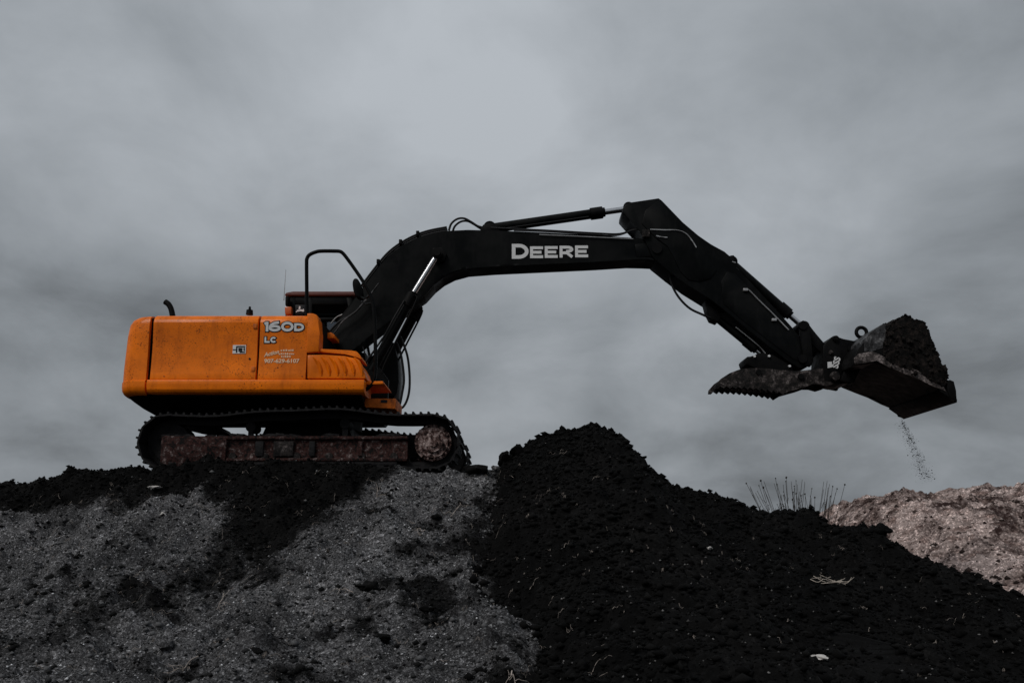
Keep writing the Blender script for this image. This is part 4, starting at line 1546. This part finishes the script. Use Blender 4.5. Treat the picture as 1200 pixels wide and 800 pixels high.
# soil piled in the bucket
bm = bmesh.new()
lpx = [(1040, 386), (1046, 376.5), (1057, 370.5), (1068, 371.5), (1078, 376), (1086, 386), (1092, 399), (1098, 413), (1104, 429), (1109, 442), (1106, 452), (1090, 444), (1074, 436), (1056, 429), (1042, 424), (1036, 410)]
lq = [Vector((x, y, 0)) for x, y in lpx]
add_prism(bm, prof([(v.x, v.y) for v in spline(lq + [lq[0]], 3)[:-1]], BY0 - .03), BY0 - .035, BY1 - .1)
bmesh.ops.triangulate(bm, faces=[f for f in bm.faces if len(f.verts) > 4])
bmesh.ops.subdivide_edges(bm, edges=bm.edges[:], cuts=4, use_grid_fill=True)
bmesh.ops.triangulate(bm, faces=bm.faces[:])
bmesh.ops.recalc_face_normals(bm, faces=bm.faces[:])
bm.normal_update()
P = np.array([v.co for v in bm.verts])
nn = fbm(P[:, 0] * 1.0 + P[:, 1] * .8, P[:, 2] + P[:, 1] * .6, 6.0, 4, 900, .6)
lu = lumps(P[:, 0] + P[:, 1] * .7, P[:, 2] + P[:, 1] * .5, .13, 910, .7)
for v, k, l in zip(bm.verts, nn, lu):
    amp = 1.0
    v.co += v.normal * float(k * .048 + l * .015)
sl = from_bm('soil_load', bm, M['load'], None, angle=80)
tag(sl, 'dark brown soil heaped in the raised bucket', 'soil')
bm = bmesh.new()
for k in range(60):
    i = rng.integers(0, 12)
    a, b = lpx[i], lpx[i + 1]
    f = rng.random()
    edge = rng.random() < .5
    if edge:
        q = (a[0] + (b[0] - a[0]) * f, a[1] + (b[1] - a[1]) * f + 1.5)
        yy = BY0 + rng.random() * 1.0
        p = at(q[0], q[1], BY0); p.y = yy
    else:
        u_, v_ = rng.random(), rng.random()
        q = (1042 + 60 * u_, 385 + 45 * v_ + 22 * u_)
        if q[1] < 376 + max(0, (q[0] - 1080)) * 2.4: continue
        p = at(q[0], q[1], BY0 - .05)
    blob_mesh(bm, p, rng.uniform(.012, .03), 1, 1000 + k, amp=.6)
for v in random.sample(range(len(P)), min(900, len(P))):
    p = sl.data.vertices[v].co.copy()
    if p.y < BY1 - .3:
        q = bmesh.ops.create_icosphere(bm, subdivisions=1, radius=random.uniform(.006, .016), matrix=Matrix.Translation(p))
cl = from_bm('clod_crust', bm, M['load'], sl, angle=80)
cl['kind'] = 'stuff'


# falling soil
def grains(name, pos, size, tint, mat, sub=0, seed=3, squash=.7):
    """many irregular grains in one mesh: jittered octahedra"""
    r = np.random.default_rng(seed)
    n = len(pos)
    base = np.array([(1, 0, 0), (-1, 0, 0), (0, 1, 0), (0, -1, 0), (0, 0, 1), (0, 0, -1)], float)
    fc = np.array([(0, 2, 4), (2, 1, 4), (1, 3, 4), (3, 0, 4), (2, 0, 5), (1, 2, 5), (3, 1, 5), (0, 3, 5)])
    V = base[None] * (0.55 + 0.75 * r.random((n, 6, 1)))
    V = V + (r.random((n, 6, 3)) - .5) * .5
    a = r.random(n) * 6.283
    ca, sa = np.cos(a)[:, None], np.sin(a)[:, None]
    x, y = V[..., 0] * ca - V[..., 1] * sa, V[..., 0] * sa + V[..., 1] * ca
    V = np.stack([x, y, V[..., 2] * squash], -1) * size[:, None, None] + pos[:, None, :]
    F = (np.arange(n)[:, None, None] * 6 + fc[None]).reshape(-1, 3)
    me = bpy.data.meshes.new(name)
    me.vertices.add(n * 6); me.vertices.foreach_set('co', V.reshape(-1))
    me.loops.add(F.size); me.loops.foreach_set('vertex_index', F.ravel().astype(np.int32))
    me.polygons.add(len(F))
    me.polygons.foreach_set('loop_start', np.arange(0, F.size, 3, dtype=np.int32))
    me.polygons.foreach_set('loop_total', np.full(len(F), 3, dtype=np.int32))
    me.update(calc_edges=True)
    at_ = me.attributes.new('tint', 'FLOAT_COLOR', 'POINT')
    c = np.ones((n, 6, 4)); c[..., :3] = tint[:, None, :]
    at_.data.foreach_set('color', c.reshape(-1))
    me.materials.append(mat)
    o = bpy.data.objects.new(name, me)
    COL.objects.link(o)
    return o


n = 2600
t = rng.random(n) ** 0.9
px = 1057 + 30 * t + rng.normal(0, 1, n) * (1.0 + 4.0 * t) - 3 * (rng.random(n) < .25) * rng.random(n) * 3
py = 494 + 68 * t ** 1.1 + rng.normal(0, 2, n)
pos = np.array([tuple(at(a, b, BY1 - .12 + .12 * rng.normal())) for a, b in zip(px, py)])
size = 0.0012 + 0.0032 * rng.random(n) ** 2 + 0.012 * rng.random(n) ** 22
fs = grains('falling_soil', pos, size, np.full((n, 3), .008), M['grain'], seed=5)
tag(fs, 'thin stream of soil crumbs trickling from the bucket lip', kind='stuff')

# grains and crumbs on the grey slope
n = 74000
gx = rng.uniform(-6.4, 1.2, n)
gy = 4.3 + (10.0 - 4.3) * rng.random(n) ** .9
z = ground_z(gx, gy)
zt_ = top_z(gx, gy)
keep = zt_ < z + .004
gx, gy, z = gx[keep], gy[keep], z[keep]
m_ = len(gx)
size = 0.003 + 0.009 * rng.random(m_) ** 2.5 + 0.026 * rng.random(m_) ** 20
v = rng.random(m_)
mk_ = worked_in(gx, gy)
v = v * (1 - .62 * mk_)
val_ = np.where(v < .50, .005 + .03 * rng.random(m_), np.where(v < .88, .10 + .18 * rng.random(m_), .34 + .40 * rng.random(m_)))
val_ = np.where(size > .016, np.minimum(val_, .10), val_)
tint = val_[:, None] * np.array([.985, .99, 1.02])[None]
g1 = grains('gravel_crumbs', np.column_stack([gx, gy, z + size * .25]), size, tint, M['grain'], seed=8)
tag(g1, 'fine grey gravel and crumbs covering the slope', kind='stuff')

n = 26000
gx = rng.uniform(-6.4, 1.0, n)
gy = 4.3 + 5.6 * rng.random(n)
keep = rng.random(n) < worked_in(gx, gy) ** 1.5
gx, gy = gx[keep], gy[keep]
z = soil_at(gx, gy)
m_ = len(gx)
size = 0.005 + 0.014 * rng.random(m_) ** 2 + 0.03 * rng.random(m_) ** 12
g5 = grains('spilled_soil_crumbs', np.column_stack([gx, gy, z + size * .3]), size, (.0012 + .006 * rng.random(m_) ** 2)[:, None] * np.ones((1, 3)), M['grain'], seed=14)
tag(g5, 'black crumbs spilled over the grey slope', kind='stuff')

# crumbs on the black soil
n = 42000
gx = rng.uniform(-.6, 5.4, n)
gy = 4.3 + (10.2 - 4.3) * rng.random(n)
z = heap_z(gx, gy)
gg_ = ground_z(gx, gy)
keep = z > gg_ - .01 - .16 * rng.random(n) ** 3
z = np.maximum(z, gg_)
gx, gy, z = gx[keep], gy[keep], z[keep]
m_ = len(gx)
size = 0.004 + 0.013 * rng.random(m_) ** 2 + 0.045 * rng.random(m_) ** 12
v = rng.random(m_)
pale = 0.985 - 0.03 * sstep(8.0, 6.2, gy)
val_ = np.where(v < pale, .0008 + .0045 * rng.random(m_) ** 3, .05 + .16 * rng.random(m_) ** 2)
size = np.where(v < pale, size, np.minimum(size, .012))
g2 = grains('black_soil_crumbs', np.column_stack([gx, gy, z + size * .3]), size, val_[:, None] * np.array([1.03, 1, .99])[None], M['grain'], seed=9)
tag(g2, 'black crumbs and a few pale grains on the dark heap', kind='stuff')
n = 16000
gx = rng.uniform(-7.2, -1.2, n)
gy = rng.uniform(8.0, 11.2, n)
z = berm_z(gx, gy)
gg_ = ground_z(gx, gy)
keep = z > gg_ - .01 - .16 * rng.random(n) ** 3
z = np.maximum(z, gg_)
gx, gy, z = gx[keep], gy[keep], z[keep]
m_ = len(gx)
size = 0.006 + 0.026 * rng.random(m_) ** 3
v = rng.random(m_)
val_ = np.where(v < .985, .0008 + .0045 * rng.random(m_) ** 3, .05 + .15 * rng.random(m_))
g3 = grains('dark_soil_crumbs', np.column_stack([gx, gy, z + size * .3]), size, val_[:, None] * np.ones((1, 3)), M['grain'], seed=10)
tag(g3, 'black crumbs on the soil bank below the tracks', kind='stuff')
n = 6500
gx = rng.uniform(5, 12.5, n)
gy = rng.uniform(11, 18.4, n)
z = sand_z(gx, gy)
size = 0.010 + 0.055 * rng.random(n) ** 3
v = rng.random(n)
cz_ = fbm(gx, gy, .8, 4, 640, .6)
v = v - cz_ * .9
val_ = np.where(v < .45, .018 + .045 * rng.random(n), .16 + .26 * rng.random(n))
size = np.where(v < .45, size, size * .6)
tint = val_[:, None] * np.where((v < .45)[:, None], np.array([[1.2, .85, .75]]), np.array([[1.15, .95, .88]]))
g4 = grains('sand_clods', np.column_stack([gx, gy, z + size * .2]), size, tint, M['grain'], seed=12)
tag(g4, 'brown crumbs and clods strewn over the pale sand bank', kind='stuff')


def hit(px, py):
    """soil point seen at a pixel of the photograph"""
    ys = np.linspace(4.2, 12.0, 1600)
    pts = np.array([tuple(at(px, py, 1.0))])
    x, z = pts[0, 0] * ys, pts[0, 2] * ys
    s = soil_at(x, ys)
    i = int(np.argmax(s >= z)) if (s >= z).any() else int(np.argmax(s - z))
    return Vector((x[i], ys[i], s[i]))


# roots and straw
def root_pts(p, ln, seed, ang=None):
    r = random.Random(seed)
    a = r.uniform(0, 6.28) if ang is None else ang
    q = [p]
    for k in range(5):
        a += r.uniform(-.55, .55) * (2 if r.random() < .2 else .7)
        st = ln / 5
        nx_, ny_ = q[-1].x + math.cos(a) * st, q[-1].y + math.sin(a) * st * .8
        q.append(Vector((nx_, ny_, 0)))
    xs = np.array([v.x for v in q]); ys = np.array([v.y for v in q])
    zs = soil_at(xs, ys)
    return [Vector((x, y, z_ + .008 + r.random() * .03)) for x, y, z_ in zip(xs, ys, zs)]


bm = bmesh.new()
for k in range(430):
    if k < 340:
        p = Vector((random.uniform(-5.4, .6), random.uniform(4.8, 9.7), 0))
    else:
        p = Vector((random.uniform(.3, 4.4), random.uniform(4.8, 8.2), 0))
    ln = random.choice((.025, .04, .05, .05, .07, .08, .13) if k < 340 else (.02, .03, .03, .05, .07))
    rr = random.uniform(.0011, .0024)
    rp = root_pts(p, ln, 2000 + k)
    add_tube(bm, spline(rp, 2), rr, 4, .4)
    for q in range(random.choice((0, 0, 1, 2))):
        add_tube(bm, root_pts(rp[random.randrange(1, 5)], ln * .5, 7000 + k * 3 + q), rr * .7, 4, .4)
o = from_bm('root_litter', bm, M['root'], None, angle=80)
tag(o, 'fine dry roots and straw scattered over the soil', kind='stuff')

for i, (px_, py_, ln, lab) in enumerate([
        (232, 775, .26, 'short pale forked root lying at the bottom left of the grey slope'),
        (442, 585, .30, 'pale curled root on the grey slope below the track sprocket'),
        (528, 607, .34, 'long thin hooked root on the grey slope left of the black heap'),
        (498, 625, .18, 'stubby pale twig beside the long hooked root'),
        (414, 698, .20, 'upright pale twig next to the dark clod on the grey slope'),
        (262, 700, .26, 'pale bent root in the dark hollow of the left slope'),
        (600, 790, .24, 'pale root at the foot of the black heap near the bottom edge')]):
    p = hit(px_, py_)
    r = bpy.data.objects.new('dry_root', None)
    bm = bmesh.new()
    OFF = p.copy()
    rp = root_pts(p, ln, 3000 + i)
    add_tube(bm, spline(rp, 4), .0042, 6, .4)
    for q in (1, 2, 3):
        add_tube(bm, spline(root_pts(rp[q], ln * .4, 3100 + i * 5 + q), 3), .0026, 5, .4)
    o = from_bm('dry_root', bm, M['root'], None, angle=80)
    o.location = p
    OFF = Vector((0, 0, 0))
    tag(o, lab, 'root', 'dry roots on the soil')
    bpy.data.objects.remove(r)

# straw tuft on the black heap
p = hit(972, 683)
OFF = p.copy()
bm = bmesh.new()
for k in range(14):
    c_ = p + Vector((random.gauss(0, .10), random.gauss(0, .05), 0))
    a_ = random.choice((.5, .9, 1.2, 2.4, 2.8)) + random.gauss(0, .25)
    ln = random.uniform(.07, .20)
    d_ = Vector((math.cos(a_), -.25, math.sin(a_) * .75)) * ln
    q = [c_ - d_ * .5, c_ + Vector((0, -.015, .012)), c_ + d_ * .5]
    q = [Vector((v.x, v.y, max(v.z, float(soil_at(v.x, v.y)) + .006))) for v in q]
    add_tube(bm, spline(q, 4), .0036, 5, .5)
o = from_bm('straw_tuft', bm, M['straw'], None, angle=80)
o.location = p
OFF = Vector((0, 0, 0))
tag(o, 'pale splayed tuft of straw on the black heap', 'straw')

# single stones and clods
for i, (px_, py_, r_, sq, mt, nm, lab, cat) in enumerate([
        (181, 572, .055, (1.3, .8, .35), 'stone', 'pale_stone', 'flat white stone on the black soil just below the left track end', 'stone'),
        (191, 604, .03, (1, .9, .8), 'stone', 'pale_stone', 'small round white pebble on the grey slope below the flat white stone', 'stone'),
        (960, 771, .038, (1.5, .8, .45), 'stone', 'pale_stone', 'pale flat stone on the black heap near the bottom edge', 'stone'),
        (832, 643, .03, (1.3, .8, .5), 'stone', 'pale_stone', 'small pale stone at the middle of the black heap', 'stone'),
        (592, 527, .075, (1, .9, 1), 'black_soil', 'soil_clod', 'round black clod on the skyline left of the heap peak', 'clod'),
        (582, 534, .07, (1.2, .9, .7), 'grey_soil', 'soil_clod', 'grey lumpy clod leaning under the round black one', 'clod'),
        (560, 539, .11, (1.9, 1, .55), 'black_soil', 'soil_clod', 'low flat dark clod on the crest right of the front track', 'clod'),
        (607, 530, .08, (1.1, 1, .9), 'black_soil', 'soil_clod', 'black clod where the heap shoulder starts', 'clod'),
        (431, 690, .085, (1.3, 1, .6), 'black_soil', 'soil_clod', 'large black clod in the middle of the grey slope', 'clod'),
        (448, 748, .05, (1.5, 1, .5), 'black_soil', 'soil_clod', 'flat black clod low on the grey slope', 'clod'),
        (500, 715, .04, (1.5, 1, .6), 'black_soil', 'soil_clod', 'black clod right of the large one on the grey slope', 'clod'),
        (512, 607, .045, (1.2, 1, .7), 'black_soil', 'soil_clod', 'small black clod beside the long hooked root', 'clod'),
        (75, 612, .045, (1.3, 1, .7), 'grey_soil', 'soil_clod', 'pale grey clod at the upper left edge of the slope', 'clod'),
        (195, 758, .05, (1.2, 1, .7), 'grey_soil', 'soil_clod', 'grey clod at the bottom left of the slope', 'clod'),
        (300, 765, .035, (1.3, 1, .6), 'black_soil', 'soil_clod', 'black clod near the bottom edge left of centre', 'clod'),
        (1032, 617, .07, (1.2, 1, .8), 'black_soil', 'soil_clod', 'black clod on the ridge of the heap against the sand bank', 'clod')]):
    p = hit(px_, py_)
    bm = bmesh.new()
    blob_mesh(bm, (0, 0, r_ * sq[2] * .35), r_, 3, 4000 + i, sq, .42)
    o = from_bm(nm, bm, M[mt], None, angle=80)
    o.location = p
    tag(o, lab, cat, 'single stones' if cat == 'stone' else 'larger clods on the slope')

# dry weeds beyond the heap
for i, (px_, Yw, ln, lean, nst, lab) in enumerate([
        (927, 15.0, .62, -.30, 26, 'tallest dry weed clump with dark seed heads behind the black heap'),
        (945, 15.3, .56, .02, 20, 'dry weed clump of thin upright stems left of the sand bank'),
        (955, 15.6, .40, .15, 10, 'small dry weed clump at the left edge of the sand bank')]):
    b0 = at(px_, 601, Yw)
    gz_ = float(max(sand_z(np.array([b0.x]), np.array([Yw]))[0], ground_z(np.array([b0.x]), np.array([Yw]))[0]))
    extra = max(0.0, b0.z - gz_)
    OFF = Vector((b0.x, Yw, gz_))
    r = random.Random(50 + i)
    bm = bmesh.new()
    heads = bmesh.new()
    for k in range(nst):
        l_ = ln * r.uniform(.55, 1.1) + extra
        ax_ = r.uniform(-.30, .30) + lean * .4
        p0 = OFF + Vector((r.uniform(-.09, .09), r.uniform(-.1, .1), -.03))
        p2 = p0 + Vector((ax_ * l_ * .8, r.uniform(-.1, .1), l_))
        p1 = p0 + (p2 - p0) * .5 + Vector((-ax_ * .3 + r.uniform(-.035, .035), 0, 0))
        p2 = p2 + Vector((r.uniform(-.05, .05), 0, r.uniform(-.05, .02)))
        pts = spline([p0, p1, p2], 5)
        add_tube(bm, pts, .0085, 5, .4)
        for q in range(r.choice((2, 3, 4, 5))):
            f = r.uniform(.45, .85)
            pb = p0 + (p2 - p0) * f
            pe = pb + Vector((r.uniform(-.09, .09), r.uniform(-.05, .05), r.uniform(.05, .15)))
            add_tube(bm, [pb, pe], .0058, 4, .45)
            if r.random() < .25:
                blob_mesh(heads, pe, .008, 1, 60 + k + q, (1, 1, 1.3), .3)
        if r.random() < .4:
            blob_mesh(heads, p2, r.uniform(.008, .018), 1, 90 + k, (1, 1, 1.3), .3)
    wd_ = bpy.data.objects.new('dry_weed', None)
    COL.objects.link(wd_)
    wd_.location = OFF
    tag(wd_, lab, 'weed', 'dry weeds behind the heap')
    from_bm('stem', bm, M['weed'], wd_, angle=80)
    from_bm('seed_head', heads, M['weed'], wd_, angle=80)
    OFF = Vector((0, 0, 0))
